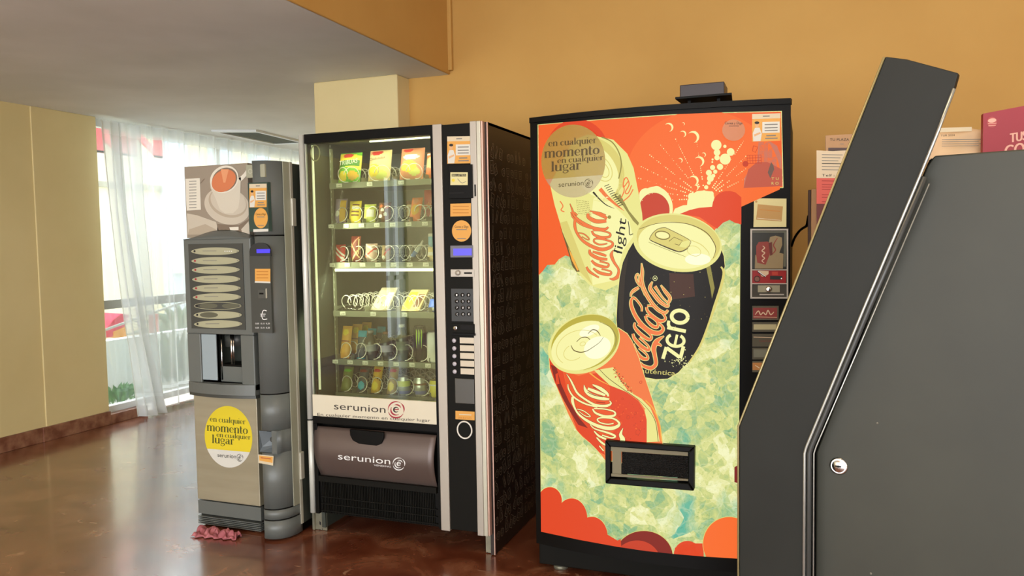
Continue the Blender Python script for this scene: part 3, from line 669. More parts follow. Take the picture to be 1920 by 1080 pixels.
mb.box(cx0, nx[1], YK+.05, YC+.07, nx[2]-.001, nx[3]+.001, M_gry2)
part('coin_column', mb, cof)
mb = MB(); slab(mb, z4a+.003, z3a-.003, M_gry, .002); slab(mb, .012, z4a-.003, M_gry, .004); slab(mb, z3a-.003, z3a+.003, M_black, -.001); slab(mb, z4a-.003, z4a+.003, M_black, -.001)
part('column_foot', mb, cof)
part('side_trim', MB().box(cx1-.001, cx1+.003, YC+.012, YC+.056, z3a, ZT-.002, mat('olive_grey_trim', (150, 150, 130), .4)), cof, 'pale olive side trim')
mb = MB(); mc = mat('coin_cup_plastic', (100, 108, 112), .3); X0, X1, Z0, Z1 = nx[0]+.004, nx[1]-.002, nx[2]+.003, nx[3]-.003
mb.add([(X0, YK+.003, Z0), (X1, YK+.003, Z0), (X1-.018, YK+.046, Z0+.03), (X0+.004, YK+.02, Z0+.02), (X0, YK+.003, Z1), (X1-.018, YK+.046, Z1-.012), (X1, YK+.006, Z1)], [(0, 1, 2, 3), (0, 3, 5, 4), (3, 2, 5), (1, 6, 5, 2)], mc)
mb.lathe([(.014, 0), (.012, .004), (.004, .002)], ((X0+X1)/2+.006, YK+.028, (Z0+Z1)/2+.006), M_gry2, 18, 'y')
part('coin_return', mb, cof, 'recessed coin return cup', bevel=.001)
A = Art(plane_y(YK-.0008), .0005)
A.poly([(484.5, 852), (513, 855), (512, 873), (485, 868)], M_cream, 0); A.poly([(486, 854), (511.5, 857), (511, 868), (486.5, 863.5)], M_org, 1); A.stroke([(489, 858), (508, 860.5)], M_crim, 2, w=1.2, k=1, sm=False)
part('price_sticker', A.mesh(), cof, 'small orange and white sticker under the coin cup')
mb = MB(); pbox(mb, 461, 308, 496, 333, YC-.062, YC, mat('embossed_plate', (158, 158, 136), .45)); npl = part('name_plate', mb, cof, 'pale embossed plate', bevel=.003)
A = Art(plane_y(YC-.0628), .0004)
for cx in (469, 476, 483): A.ring(cx, 321, 3.4, 4, 0, 1, mat('emboss_line', (190, 190, 168), .4), 0, n=16)
part('plate_mark', A.mesh(), npl)
YS = YK-.0012
mb = MB(); pbox(mb, 466, 342, 503, 434, YS, YK+.02, mat('dark_green_film', (42, 66, 58), .35)); spn = part('sticker_panel', mb, cof, 'dark green panel holding two notices')
A = Art(plane_y(YS-.0008), .0005); payment_sticker(A, 467.5, 345, 500, 389, 0, -.02); part('notice_sticker', A.mesh(), spn, 'orange and white notice with a drawn person')
A = Art(plane_y(YS-.0008), .0005); round_notice(A, 489, 409, 13, 19, 0); A.poly([(475, 430), (503, 429), (503, 434), (475, 435)], M_paper, 0); part('oval_sticker', A.mesh(), spn, 'oval orange sticker with dark writing')
# display housing
mb = MB(); pbox(mb, 470, 470, 508, 624, YK-.004, YK+.01, M_gry2); pprism(mb, [(468+19+19*math.cos(a), 470-15*math.sin(a)) for a in np.linspace(0, math.pi, 16)]+[(469, 480), (507, 480)], YK-.006, .01, mat('dark_arch', (34, 38, 42), .4)); dh = part('display_housing', mb, cof)
mb = MB(); pbox(mb, 481, 467, 505, 474.5, YK-.010, YK-.004, M_blue); part('display', mb, dh, 'glowing blue display')
A = Art(plane_y(YK-.0048), .0004); A.poly([(478, 504), (507, 504), (507, 531), (478, 530)], M_org, 0); A.poly([(478, 527), (507, 528), (507, 531), (478, 530)], M_paper, 1)
for y in (509, 515, 521): A.stroke([(481, y), (503, y)], mat('brown_ink', (190, 120, 40), .6), 1, w=1.6, k=1, sm=False)
part('coin_sticker', A.mesh(), dh, 'orange sticker below the display')
A = Art(plane_y(YK-.0048), .0004)
A.stroke([(500, 583), (494, 582), (491, 589), (491, 594), (494, 599), (501, 598)], M_white_ink, 0, w=1.4); A.stroke([(488, 589), (498, 589)], M_white_ink, 0, w=1, k=1, sm=False); A.stroke([(488, 592.5), (497, 592.5)], M_white_ink, 0, w=1, k=1, sm=False)
for y in (606, 614):
    for x, s_ in ((482, '0,05'), (492, '0,10'), (502, '0,20')): A.text(s_, (x-3.2, y+2), (x+3.8, y+2), (0, -3), M_white_ink, 0)
part('euro_marking', A.mesh(), dh)
mb = MB(); pbox(mb, 484, 543, 500, 560, YK-.008, YK-.003, mat('slot_plate', (74, 76, 72), .35)); pbox(mb, 486, 549, 494, 552, YK-.0085, YK-.007, M_black); pbox(mb, 498, 541, 499.5, 559, YK-.01, YK-.003, M_pale); part('coin_slot', mb, dh, bevel=.0008)
# pink rag under the corner
rr = random.Random(5); M_rag = mot('pink_cloth', (190, 116, 120), (160, 86, 94), 25, .9, bump=.3)
p0 = on_z(376, 990, .02); p1 = on_z(450, 1000, .02)
def fn(u, v):
    w = .055*(1-.55*u); x = p0.x+(p1.x-p0.x)*u; y = p0.y+(p1.y-p0.y)*u-.015+(v-.5)*2*w
    z = .004+.034*abs(math.sin(u*17+3*math.sin(v*5)))*abs(math.sin(v*7+u*9))*(1-abs(2*v-1)**3); return (x+.01*math.sin(v*9), y+.008*math.sin(u*30), min(z, .036))
single('cleaning_rag', MB().grid(fn, 50, 16, M_rag), 'crumpled pink rag on the floor under the left front corner of the hot drinks machine', 'rag', solid=.003)

# ================================================================== SNACK MACHINE
YS0 = 3.07
SX0, SX1, SZ1, SY1 = -2.178, -1.266, 1.885, 4.02
sn = thing('snack_vending_machine', 'glass fronted snack vending machine with silver strips, middle of the three machines', 'vending machine', (-1.72, 3.5, 0))
M_inner = mot('snack_interior', (150, 152, 128), (140, 143, 120), 3, .5); M_tray = mat('grey_green_tray', (128, 132, 112), .45, .2)
M_brown = mot('dark_brown_print', (44, 30, 22), (34, 24, 18), 4, .4); M_icon = mat('taupe_icon_line', (186, 166, 140), .35, .2)
M_galv = mot('galvanised_steel', (150, 146, 126), (128, 124, 106), 20, .4, 5, .5)
mb = MB(); mb.box(SX0+.01, SX0+.03, YS0+.05, SY1, .02, SZ1-.01, M_side); part('side_panel', mb, sn, 'plain dark green grey side panel')
mb = MB(); mb.box(SX1-.02, SX1, YS0+.035, SY1, .004, SZ1, M_brown); side_mb = mb
mb = MB(); mb.box(SX1-.003, SX1+.0015, YS0+.033, YS0+.037, .004, SZ1, mat('copper_edge', (206, 168, 150), .35, .5)); part('panel_edge', mb, sn, 'thin copper coloured panel edge')
mb = MB()   # outline pictures on the side
def icon(kind, cy, cz, s_, rr):
    P = {'bottle': [(-.25, 0), (.25, 0), (.25, .6), (.1, .8), (.1, 1), (-.1, 1), (-.1, .8), (-.25, .6), (-.25, 0)], 'can': [(-.25, 0), (.25, 0), (.25, .75), (-.25, .75), (-.25, 0)],
         'cup': [(-.2, 0), (.2, 0), (.3, .6), (-.3, .6), (-.2, 0)], 'bag': [(-.28, 0), (.28, 0), (.24, .5), (.28, .9), (-.28, .9), (-.24, .5), (-.28, 0)],
         'apple': [(.3*math.cos(a), .3+.28*math.sin(a)+.05*math.cos(2*a)) for a in np.linspace(0, 6.28, 14)], 'bar': [(-.12, 0), (.12, 0), (.12, .9), (-.12, .9), (-.12, 0)]}[kind]
    a = rr.uniform(-.5, .5); c_, q_ = math.cos(a), math.sin(a)
    return [(cy+(x*c_-z*q_)*s_, cz+(x*q_+z*c_)*s_) for x, z in P]
rr = random.Random(11); A = Art(lambda x, y, o: Vector((SX1+.0006+o, x, y)), .0001)
y = YS0+.07
while y < SY1-.05:
    z = .06
    while z < SZ1-.1:
        if rr.random() < .93:
            k = rr.choice(['bottle', 'can', 'cup', 'bag', 'apple', 'bar']); P = icon(k, y+rr.uniform(-.01, .01), z, .062, rr); A.stroke(P, M_icon, 1, w=.0016, k=1, sm=False)
            P2 = [(y+(p[0]-y)*.5, z+.02+(p[1]-z-.02)*.45) for p in P]; A.stroke(P2, M_icon, 1, w=.0012, k=1, sm=False)
        z += .07
    y += .052
A.mesh(mb=side_mb); part('side_panel', side_mb, sn, 'dark brown side panel printed with food and drink outlines')
part('roof', MB().box(SX0+.01, SX1, YS0+.05, SY1, SZ1-.012, SZ1, M_blk2), sn)
part('rear_panel', MB().box(SX0+.03, SX1-.02, SY1-.02, SY1, .02, SZ1-.012, M_side), sn)
IX0, IX1, IY1, IZ0, IZ1 = -2.168, -1.47, 3.78, .60, 1.862
mb = MB(); mb.box(IX0-.004, IX0, YS0+.04, IY1, IZ0, IZ1, M_inner); mb.box(IX1, IX1+.004, YS0+.04, IY1, IZ0, IZ1, M_inner); mb.box(IX0, IX1, IY1, IY1+.004, IZ0, IZ1, M_inner); mb.box(IX0, IX1, YS0+.04, IY1, IZ1, IZ1+.004, M_inner); mb.box(IX0, IX1, YS0+.04, IY1, IZ0-.004, IZ0, M_inner)
part('cabinet_liner', mb, sn)
mb = MB(); mb.box(-2.128, -2.122, 3.215, 3.235, IZ0, IZ1-.03, M_tray)
for k in range(34): 
    z = IZ0+.05+k*.036; mb.box(-2.1225, -2.1215, 3.214, 3.2145, z, z+.012, M_white_ink)
part('shelf_rail', mb, sn)
part('foot_panel', MB().box(SX0+.02, SX1-.02, SY1-.3, SY1-.28, .004, .12, M_side), sn)
fz = on_y(600, 958, YS0+.03).z
mb = MB(); a, b, c_, d = rect(592, 958, 609, 1001, YS0+.06); mb.box(a-.012, a, YS0+.05, YS0+.35, .002, .14, M_galv); mb.box(a, b+.012, YS0+.06, YS0+.064, .002, .14, M_galv); A = Art(plane_y(YS0+.0595), .0003)
A.poly([(599, 977), (602, 979), (602, 985), (599, 983)], M_ink, 1); A.disc(600, 993, 1, M_ink, 1); A.disc(605, 992, 1, M_ink, 1); A.mesh(mb=mb)
part('leg_bracket', mb, sn, 'galvanised leg bracket on the left')
mb = MB(); mb.box(SX1-.05, SX1-.02, YS0+.05, YS0+.054, .004, .14, M_galv); A = Art(plane_y(YS0+.0495), .0003); [A.disc(x_, y_, 1, M_ink, 1) for x_, y_ in ((921, 1006), (921, 1030), (914, 1036), (921, 1038))]; A.mesh(mb=mb)
part('leg_bracket', mb, sn, 'galvanised leg bracket on the right')
part('underside', MB().box(SX0+.03, SX1-.02, YS0+.1, SY1-.02, .13, .14, M_black), sn)
# door frame
gx0, gx1 = on_y(577, 500, YS0).x, on_y(812, 500, YS0).x; gz1, gzw, gz0 = on_y(700, 260, YS0).z, on_y(700, 747, YS0).z, on_y(700, 788, YS0).z
DX0, DX1 = -2.166, on_y(817, 500, YS0).x; DZ0 = .105
mb = MB()
mb.box(DX0, DX1, YS0, YS0+.04, gz1, SZ1, M_black); mb.box(gx1, DX1, YS0, YS0+.04, DZ0, gz1, M_black); mb.box(DX0, gx0+.0, YS0+.006, YS0+.04, gz0, gz1, mat('pale_tube', (206, 206, 196), .35, .15))
part('door_frame', mb, sn, bevel=.002)
dz_t, dz_b = on_y(700, 803, YS0).z, on_y(700, 905, YS0).z
mb = MB(); mb.box(DX0, gx1, YS0, YS0+.04, dz_t+.003, gz0-.001, M_black); mb.box(DX0, DX0+.02, YS0, YS0+.04, DZ0, dz_t+.003, M_black); mb.box(DX0, gx1, YS0+.045, YS0+.055, DZ0, dz_t+.01, M_black)
part('lower_frame', mb, sn, bevel=.002)
mb = MB(); zs_ = on_y(570, 787, YS0).z; M_tube = mat('pale_tube', (206, 206, 196), .35, .15)
for (z0, z1) in ((DZ0, zs_-.004), (zs_+.004, SZ1)): mb.tube([(-2.188, YS0+.012, z0), (-2.188, YS0+.012, z1)], .014, M_tube, 14)
part('hinge_tube', mb, sn, 'round silver tube down the left edge'); 
part('hinge_backing', MB().box(-2.2, -2.166, YS0+.02, YS0+.05, DZ0, SZ1, M_black), sn)
part('glass_pane', MB().box(gx0, gx1, YS0+.012, YS0+.018, gzw, gz1, glass_mat('vending_glass', (236, 240, 226), .03, .9)), sn)
ban = MB().box(gx0, gx1, YS0+.004, YS0+.012, gz0, gzw, mat('cream_banner', (216, 208, 184), .35))
A = Art(plane_y(YS0+.0036), .0003); A.t = crop(610, 740, 8.727)
M_dk = mat('dark_brown_ink', (52, 44, 38), .5)
A.text('serunion', (142, 238), (985, 298), (0, -120), M_dk, 1)
serunion_mark(A, 1160, 246, 132, M_crim, 1, 1.0, M_dk)
A.text('En cualquier momento en cualquier lugar', (-130, 345), (1715, 447), (0, -52), M_dk, 1)
A.mesh(mb=ban); part('banner', ban, sn, 'cream banner with dark lettering and a crimson swirl')
# delivery flap
def flap(u, v):
    x0 = on_y(587+14*v, 850, YS0).x; x0 = -2.160+.022*v; x1 = gx1-.006-.004*v; x = x0+(x1-x0)*u; z = dz_t-.012+(dz_b-dz_t+.012)*v
    return (x, YS0+.035-.055*math.sin(math.pi*min(1, .15+v*.75)), z-.02*u*0)
mb = MB().grid(flap, 20, 16, mat('bronze_grey_flap', (96, 82, 76), .35, .3)); dfl = part('delivery_flap', mb, sn, 'curved bronze grey delivery flap with white lettering', solid=.004)
mb = MB(); y_ = YS0-.014; P = [(655, 805), (719, 811), (719, 822), (715, 832), (706, 836), (672, 832), (661, 826), (656, 816)]
pprism(mb, P, y_-.004, .012, M_black); part('flap_handle', mb, dfl, bevel=.003)
def flap_map(x, y, off):
    p = on_y(x, y, YS0-.012); v = min(1, max(0, (dz_t-p.z)/(dz_t-dz_b))); Y = YS0+.035-.055*math.sin(math.pi*min(1, .15+v*.75))-.0035
    p = on_y(x, y, Y); return Vector((p.x, Y-off, p.z))
A = Art(flap_map, .0003); A.t = crop(560, 720, 3.724); A.text('serunion', (275, 525), (640, 562), (0, -48), M_white_ink, 1); serunion_mark(A, 700, 558, 42, M_white_ink, 1)
A.text('VENDING', (525, 572), (645, 583), (0, -12), M_white_ink, 1); part('flap_lettering', A.mesh(), dfl, 'white lettering on the flap')
# grille
mb = MB(); a, b, c_, d = rect(600, 902, 817, 966, YS0+.0); b = gx1-.002; c_ = DZ0+.004
mb.box(DX0+.02, b, YS0+.012, YS0+.045, c_, d, M_black)
mb.box(DX0+.026, b-.004, YS0-.006, YS0+.014, d-.028, d-.002, M_blk2)
for k in range(3): mb.box(DX0+.03, b-.008, YS0+.002, YS0+.012, c_+.012+k*.033, c_+.016+k*.033, M_blk2)
for k in range(70):
    x = DX0+.034+k*(b-DX0-.05)/70; mb.box(x, x+.0035, YS0+.006, YS0+.012, c_+.004, d-.03, M_blk2)
part('ventilation_grille', mb, sn)
# control column
cxa, cxb = on_y(833.5, 500, YS0).x, on_y(886, 500, YS0).x; cxc = -1.277
mb = MB(); mb.box(DX1, cxa, YS0-.004, YS0+.04, DZ0-.004, SZ1, M_silver); part('silver_strip', mb, sn, bevel=.002)
mb = MB(); mb.box(cxa, cxb, YS0+.002, YS0+.04, DZ0+.004, SZ1-.004, M_blk2); cpn = part('control_panel', mb, sn, bevel=.002)
mb = MB(); mb.box(cxb, cxc-.026, YS0-.002, YS0+.036, DZ0-.008, SZ1+.002, M_silver); mb.box(cxc-.026, cxc-.008, YS0+.001, YS0+.036, DZ0-.008, SZ1+.002, M_pale); mb.box(cxc-.008, cxc, YS0+.006, YS0+.034, DZ0-.008, SZ1+.002, mat('copper_edge')); part('silver_strip', mb, sn, 'wide silver strip at the right edge', bevel=.002)
YP = YS0+.001
mb = MB(); pbox(mb, 889.5, 346, 892, 368, YS0-.0035, YS0, M_black); part('key_slot', mb, sn)
A = Art(plane_y(YP)); payment_sticker(A, 838.5, 256, 883.5, 307, 0, -.02); part('notice_sticker', A.mesh(), cpn, 'orange and white notice with a drawn person')
mb = MB(); pbox(mb, 841, 309, 885, 372, YS0-.012, YS0+.01, M_black); pbox(mb, 842, 360, 870, 363.5, YS0-.0125, YS0-.01, mat('slot_void', (2, 2, 2), .8)); A = Art(plane_y(YS0-.0125), .0003)
A.poly([(844.5, 323), (877, 323), (877, 347), (844.5, 347)], mat('pale_yellow_paper', (214, 206, 150), .5), 1); A.poly([(847, 326), (874, 326), (874, 331), (847, 331)], M_ink, 2); A.text('BILLETES', (848, 330.3), (873, 330.3), (0, -3.6), mat('pale_yellow_paper'), 3)
A.disc(850, 338, 3, M_yel, 2); A.stroke([(858, 335), (866, 343), (874, 340)], M_grey_ink, 2, w=1); A.mesh(mb=mb); part('note_reader', mb, sn, bevel=.002)
A = Art(plane_y(YP)); A.poly([(844.5, 382), (883, 381), (883, 405), (844.5, 406)], M_org, 1)
for y in (387, 393, 399): A.stroke([(849, y), (879, y)], mat('brown_ink'), 2, w=1.3, k=1, sm=False)
part('coin_sticker', A.mesh(), cpn, 'orange rectangular sticker')
A = Art(plane_y(YP)); round_notice(A, 865.5, 433, 18, 20, 1); part('round_sticker', A.mesh(), cpn, 'round orange sticker with dark writing')
mb = MB(); pbox(mb, 844, 460, 887, 483, YS0-.004, YS0+.004, mat('grey_bezel', (96, 94, 104), .35)); dbz = part('display_bezel', mb, sn, bevel=.002)
mb = MB(); pbox(mb, 850, 466, 884, 479, YS0-.006, YS0-.003, M_blue); part('display', mb, dbz, 'glowing blue display')
mb = MB(); pbox(mb, 845, 505, 889, 519, YS0-.004, YS0+.004, M_silver); pbox(mb, 870, 510.5, 885, 513.5, YS0-.0046, YS0-.003, M_black); csl = part('coin_slot', mb, sn, bevel=.001)
mb = MB(); disc3(mb, 859, 511.5, YS0-.004, .011, .01, M_silver); part('reject_button', mb, csl)
mb = MB(); pbox(mb, 846, 541, 888, 603, YS0-.001, YS0+.004, mat('keypad_black', (30, 29, 27), .4)); kpl = part('keypad_plate', mb, sn, bevel=.001)
M_key = mat('glossy_black_key', (26, 26, 26), .2)
keys = ['1', '2', '3', '4', '5', '6', '7', '8', '9', 'C', '0', 'E']
for j in range(4):
    for i in range(3):
        mb = MB(); x, y = 856.3+i*11.1+j*.35, 553+j*12; disc3(mb, x, y, YS0-.001, .0085, .006, M_key, 16)
        A = Art(plane_y(YS0-.0074), .0002); A.text(keys[j*3+i], (x-1.2, y+2), (x+1.2, y+2), (0, -4), M_white_ink, 0); A.mesh(mb=mb); part('key', mb, kpl)
mb = MB(); pbox(mb, 847, 607, 890, 629, YS0-.004, YS0+.004, M_blk2); pbox(mb, 863, 609, 888, 619, YS0-.0046, YS0-.003, mat('slot_void')); pbox(mb, 847, 625, 890, 629, YS0-.012, YS0+.0, M_black); ctr = part('coin_tray', mb, sn, bevel=.001)
mb = MB(); disc3(mb, 854, 615, YS0-.004, .010, .004, M_chr); disc3(mb, 854, 615, YS0-.008, .004, .0015, M_grey_ink); part('lock', mb, ctr, 'small chrome lock')
for k in range(5):
    mb = MB(); disc3(mb, 852.3+k*.3, 638.5+k*14.5, YS0+.002, .0095, .008, mat('lilac_grey_button', (186, 182, 190), .3)); part('option_button', mb, cpn)
    mb = MB(); pbox(mb, 862+k*.4, 633+k*14.5, 889, 644+k*14.5, YS0-.001, YS0+.004, mat('cream_label', (206, 194, 172), .4)); part('option_label', mb, cpn)
mb = MB(); pbox(mb, 853, 710, 889, 757, YS0-.002, YS0+.003, mat('smoky_panel', (66, 62, 54), .3)); part('smoked_window', mb, sn, bevel=.002)
A = Art(plane_y(YP)); A.poly([(854, 770), (890, 772), (890, 788), (854, 786)], M_org, 1); A.stroke([(861, 777), (884, 778)], M_cream, 2, w=2, k=1, sm=False); A.text('PRECIO', (860, 785), (884, 786), (0, -3.5), mat('brown_ink'), 2); part('price_sticker', A.mesh(), cpn, 'small orange sticker above the ring')
mb = MB(); p = on_y(871.5, 806, YS0); ring = [(p.x+.034*math.cos(a), YS0-.002, p.z+.037*math.sin(a)) for a in np.linspace(0, 2*math.pi, 36)[:-1]]; mb.tube(ring, .0035, mat('white_ring', (226, 222, 212), .3), 8, closed=True); part('card_reader_ring', mb, sn, 'white ring')
# inside: trays, coils, labels, lamps
M_coil = mat('coil_wire', (236, 234, 220), .35, .2); M_lab = mat('price_label_plastic', (232, 232, 214), .5); M_lamp = mat('lamp_tube', (255, 255, 235), .5, emit=(255, 252, 225), es=3.2)
TRAYS = [(1.658, 2), (1.467, 1), (1.282, 1), (1.050, 2), (.817, 1), (.655, 1)]
for ti, (z, kind) in enumerate(TRAYS):
    zt_ = z-.004; mb = MB(); mb.box(-2.12, IX1-.002, 3.2, 3.72, zt_+.006, zt_+.009, M_tray); mb.box(-2.12, IX1-.002, 3.196, 3.2, zt_-.014, zt_+.013, M_tray)
    n = 8 if kind == 1 else 4
    for i in range(n+1):
        x = -2.115+i*(.083 if kind == 1 else .166); mb.box(x-.001, x+.001, 3.205, 3.70, zt_+.008, zt_+.034, M_tray)
    tray_ = part('product_tray', mb, sn)
    xs = [(-2.115+.083*i, -2.073+.083*i) for i in range(8)] if kind == 1 else [(-2.115+.166*i+.05, -2.032+.166*i) for i in range(4)]
    for (lx, cx) in xs:
        if ti < 5 and lx < -1.56:
            mb = MB().box(lx-.014, lx+.014, 3.192, 3.196, zt_-.008, zt_+.009, M_lab)
            A = Art(lambda x, y, o: Vector((x, 3.1918-o, y)), .0003); A.text('%d,%d0' % (1+(ti+int(lx*100)) % 2, abs(int(lx*1000)) % 9), (lx-.01, zt_-.004), (lx+.01, zt_-.004), (0, .008), M_grey_ink, 0); A.mesh(mb=mb); part('price_label', mb, tray_)
        if kind == 1: cs = [(cx, .0355, 1, -90)]
        else: cs = [(cx-.024, .034, 1, 0), (cx+.024, .034, -1, 180)]
        for (x, r, sg, ph) in cs:
            if x > -1.53: continue
            zc = zt_+.012+r+.006; pts = []
            for k in range(8*20+1):
                a = R(ph)+sg*2*math.pi*k/20; pts.append((x+r*math.cos(a), 3.2+.45*k/160, zc+r*math.sin(a)))
            part('spiral_coil', MB().tube(pts, .0021, M_coil, 5), tray_)
mb = MB(); a, b, c_, d = rect(629, 503.5, 814, 508.5, 3.19); mb.box(a, IX1-.002, 3.185, 3.2, c_, d, M_lamp); part('lamp_bar', mb, sn, 'glowing white bar below the third tray')
mb = MB(); p = on_y(703, 258.5, 3.13); mb.tube([(-1.86, 3.14, 1.842), (IX1-.02, 3.14, 1.842)], .004, M_lamp, 8); part('lamp_tube', mb, sn, 'glowing tube under the roof')
mb = MB(); mb.tube([(-2.155, YS0+.05, .69), (-2.155, YS0+.05, 1.84)], .006, mat('strip_lamp', (240, 240, 220), .5, emit=(226, 228, 190), es=.9), 8); part('lamp_tube', mb, sn, 'vertical glowing strip at the left of the glass')
for (lz, pw) in ((1.845, 1.3), (1.235, 1.9)):
    area('vending_lamp', (-1.82, 3.16, lz), (R(18), 0, 0), .6, .03, pw, (1, .98, .82))
area('vending_lamp', (-2.14, 3.13, 1.15), (0, R(-75), 0), 1.0, .02, 4.2, (1, .98, .82))
mb = MB(); p = on_y(591, 287, YS0+.03); mb.tube([(p.x+.024*math.cos(a), YS0+.03, p.z+.036*math.sin(a)) for a in np.linspace(0, 2*math.pi, 30)[:-1]], .003, mat('clear_ring', (176, 174, 140), .3), 6, closed=True); part('suction_ring', mb, sn)

# ------------------------------------------------------------------ things for sale behind the glass
def pm(name, rgb, r=.4): return mat(name, rgb, r)
G_BAGS, G_BARS, G_CANS, G_BOT, G_SAND = 'crisp bags in the snack machine', 'snack packets in the snack machine', 'drink cans in the snack machine', 'bottles in the snack machine', 'sandwich packs in the snack machine'
def bag(name, label, cat, group, px0, px1, ptop, tray, Y, t, base, zones=(), lean=8, text=None, tcol=None, skew=0, z0=None, crimp=None):
    z = (TRAYS[tray][0]+.0065) if z0 is None else z0
    ym = (ptop+on_row(tray))/2; x0, x1 = on_y(px0, ym, Y).x, on_y(px1, ym, Y).x; w = x1-x0; h = on_y((px0+px1)/2, ptop, Y).z-z
    h = h/math.cos(R(lean)) if lean else h; mb = MB(); cr = crimp or base
    def sh(sg):
        def fn(u, v):
            b = max(0, 1-abs(2*u-1)**2.6)**.8*max(0, 1-abs(2*v-1)**5); pinch = 1-.06*b*math.sin(math.pi*v)
            return ((u-.5)*w*pinch, sg*t/2*b, v*h)
        return fn
    def mf(u, v):
        if v < .05 or v > .95: return cr
        for (kind, a, b, c, d, m) in zones:
            if kind == 'r' and a <= u <= c and b <= v <= d: return m
            if kind == 'e' and ((u-a)/c)**2+((v-b)/d)**2 <= 1: return m
            if kind == 'd' and b <= v+a*(u-.5) <= d: return m
        return base
    mb.grid(sh(-1), 22, 26, base, True, mf); mb.grid(sh(1), 8, 8, base, True)
    M = Matrix.Rotation(-R(lean), 4, 'X') @ Matrix.Shear('XZ', 4, (skew, 0)) if skew else Matrix.Rotation(-R(lean), 4, 'X')
    mb.xf(M)
    loc = Vector(((x0+x1)/2, Y, z+.001)); ob = link_mesh(name, mb, (0, 0, 0)); ob.location = loc; ORIGIN[ob.name] = Vector((0, 0, 0)); props(ob, label, cat, group)
    if text:
        A = Art(lambda x, y, o: M @ Vector((x*w, -t/2*.99-.0015-o, y*h)), .0002); A.text(text[0], (text[1], text[2]), (text[3], text[4]), (0, text[5]), tcol, 0)
        part('lettering', A.mesh(), ob)
    return ob
def on_row(t): return (338, 413, 488, 582, 672, 742)[t]
def copy_thing(o, dy, label, dx=0):
    c = o.copy(); COL.objects.link(c); c.location = o.location+Vector((dx, dy, 0)); c['label'] = label
    for ch in o.children: k = ch.copy(); COL.objects.link(k); k.parent = c
    return c
Y1, Y2 = pm('pack_yellow', (240, 214, 60)), pm('pack_deep_yellow', (226, 178, 50))
Gn, Rd, Or, Bg = pm('pack_green', (110, 190, 50)), pm('pack_red', (205, 50, 44)), pm('pack_orange', (240, 128, 60)), pm('pack_beige', (232, 208, 150))
Pu, Wh, Bn, Nv = pm('pack_lilac', (150, 132, 160)), pm('pack_white', (236, 234, 224)), pm('pack_brown', (120, 76, 50)), pm('pack_navy', (70, 78, 88))
Cy, Ol, Dr, Pk = pm('pack_cyan', (50, 170, 200)), pm('pack_olive', (120, 128, 62)), pm('pack_dark_red', (130, 44, 34)), pm('pack_salmon', (226, 150, 110))
bag('crisp_bag', 'green and yellow crisp bag on the top shelf, leftmost', 'crisps', G_BAGS, 633, 674, 286, 0, 3.25, .045, Gn, [('r', .06, .52, .94, .74, pm('pack_leaf_green', (60, 140, 40))), ('e', .45, .88, .22, .09, Rd), ('d', .15, .5, 0, .95, Y1), ('e', .25, .22, .22, .16, Y1), ('e', .72, .24, .22, .15, Y2)], 12, ('TRIBUAS', -.40, .56, .42, .62, .15), Wh, crimp=Gn)
bag('crisp_bag', 'beige crisp bag with red logo on the top shelf, second from left', 'crisps', G_BAGS, 689, 730, 281, 0, 3.25, .045, Bg, [('e', .4, .9, .26, .09, Rd), ('e', .3, .35, .3, .2, Y1), ('e', .65, .2, .26, .14, pm('pack_lime', (214, 220, 110))), ('r', .05, .84, .3, .95, Pk)], 12, ('Onduladas', -.38, .64, .3, .7, .09), Bn)
bag('crisp_bag', 'salmon crisp bag with yellow crisps picture on the top shelf, third from left', 'crisps', G_BAGS, 748, 792, 277, 0, 3.25, .045, Pk, [('e', .35, .92, .22, .07, Rd), ('e', .5, .7, .36, .08, Wh), ('e', .42, .42, .36, .18, Y1), ('e', .68, .26, .22, .14, pm('pack_lime', (214, 220, 110))), ('e', .5, .5, .1, .06, Bn)], 12)
bag('crisp_bag', 'orange crisp bag on the top shelf half hidden by the right frame', 'crisps', G_BAGS, 797, 836, 285, 0, 3.25, .045, Or, [('e', .3, .6, .4, .2, Bg), ('r', 0, .88, 1, .95, Wh)], 12)
bag('snack_packet', 'lilac and yellow packet on the second shelf, leftmost', 'snack', G_BARS, 626, 648, 373, 1, 3.24, .035, Pu, [('d', .3, .5, 0, .5, Pu), ('r', .55, .06, .94, .94, Y2), ('e', .35, .4, .2, .12, Wh)], 10)
bag('snack_packet', 'yellow packet with dark bars on the second shelf, second from left', 'snack', G_BARS, 653, 675, 377, 1, 3.24, .035, Y1, [('r', .3, .3, .9, .38, Bn), ('r', .3, .46, .9, .54, Bn), ('r', .35, .62, .9, .72, Wh), ('r', .35, .78, .9, .84, Bn)], 10)
bag('snack_packet', 'pale lime and white packet on the second shelf, third from left', 'snack', G_BARS, 681, 703, 383, 1, 3.24, .03, pm('pack_lime', (214, 220, 110)), [('r', .3, .3, .9, .7, Wh), ('r', .1, .86, .9, .9, Gn)], 10)
bag('snack_packet', 'brown and white speckled packet on the second shelf, fourth from left', 'snack', G_BARS, 708, 731, 380, 1, 3.24, .035, Bn, [('e', .3, .3, .16, .1, Wh), ('e', .7, .4, .14, .1, Wh), ('e', .45, .6, .16, .08, Wh), ('e', .75, .75, .14, .08, Or), ('e', .3, .8, .14, .08, Or)], 10)
bag('snack_packet', 'tan packet far back on the second shelf behind an empty coil', 'snack', G_BARS, 760, 778, 376, 1, 3.48, .035, Bn, [('r', .2, .3, .8, .8, Bg)], 6)
bag('snack_packet', 'orange and yellow packet on the second shelf, leaning, sixth coil', 'snack', G_BARS, 766, 786, 370, 1, 3.24, .035, Or, [('e', .55, .45, .36, .22, Y2), ('e', .5, .8, .26, .12, Pk)], 20)
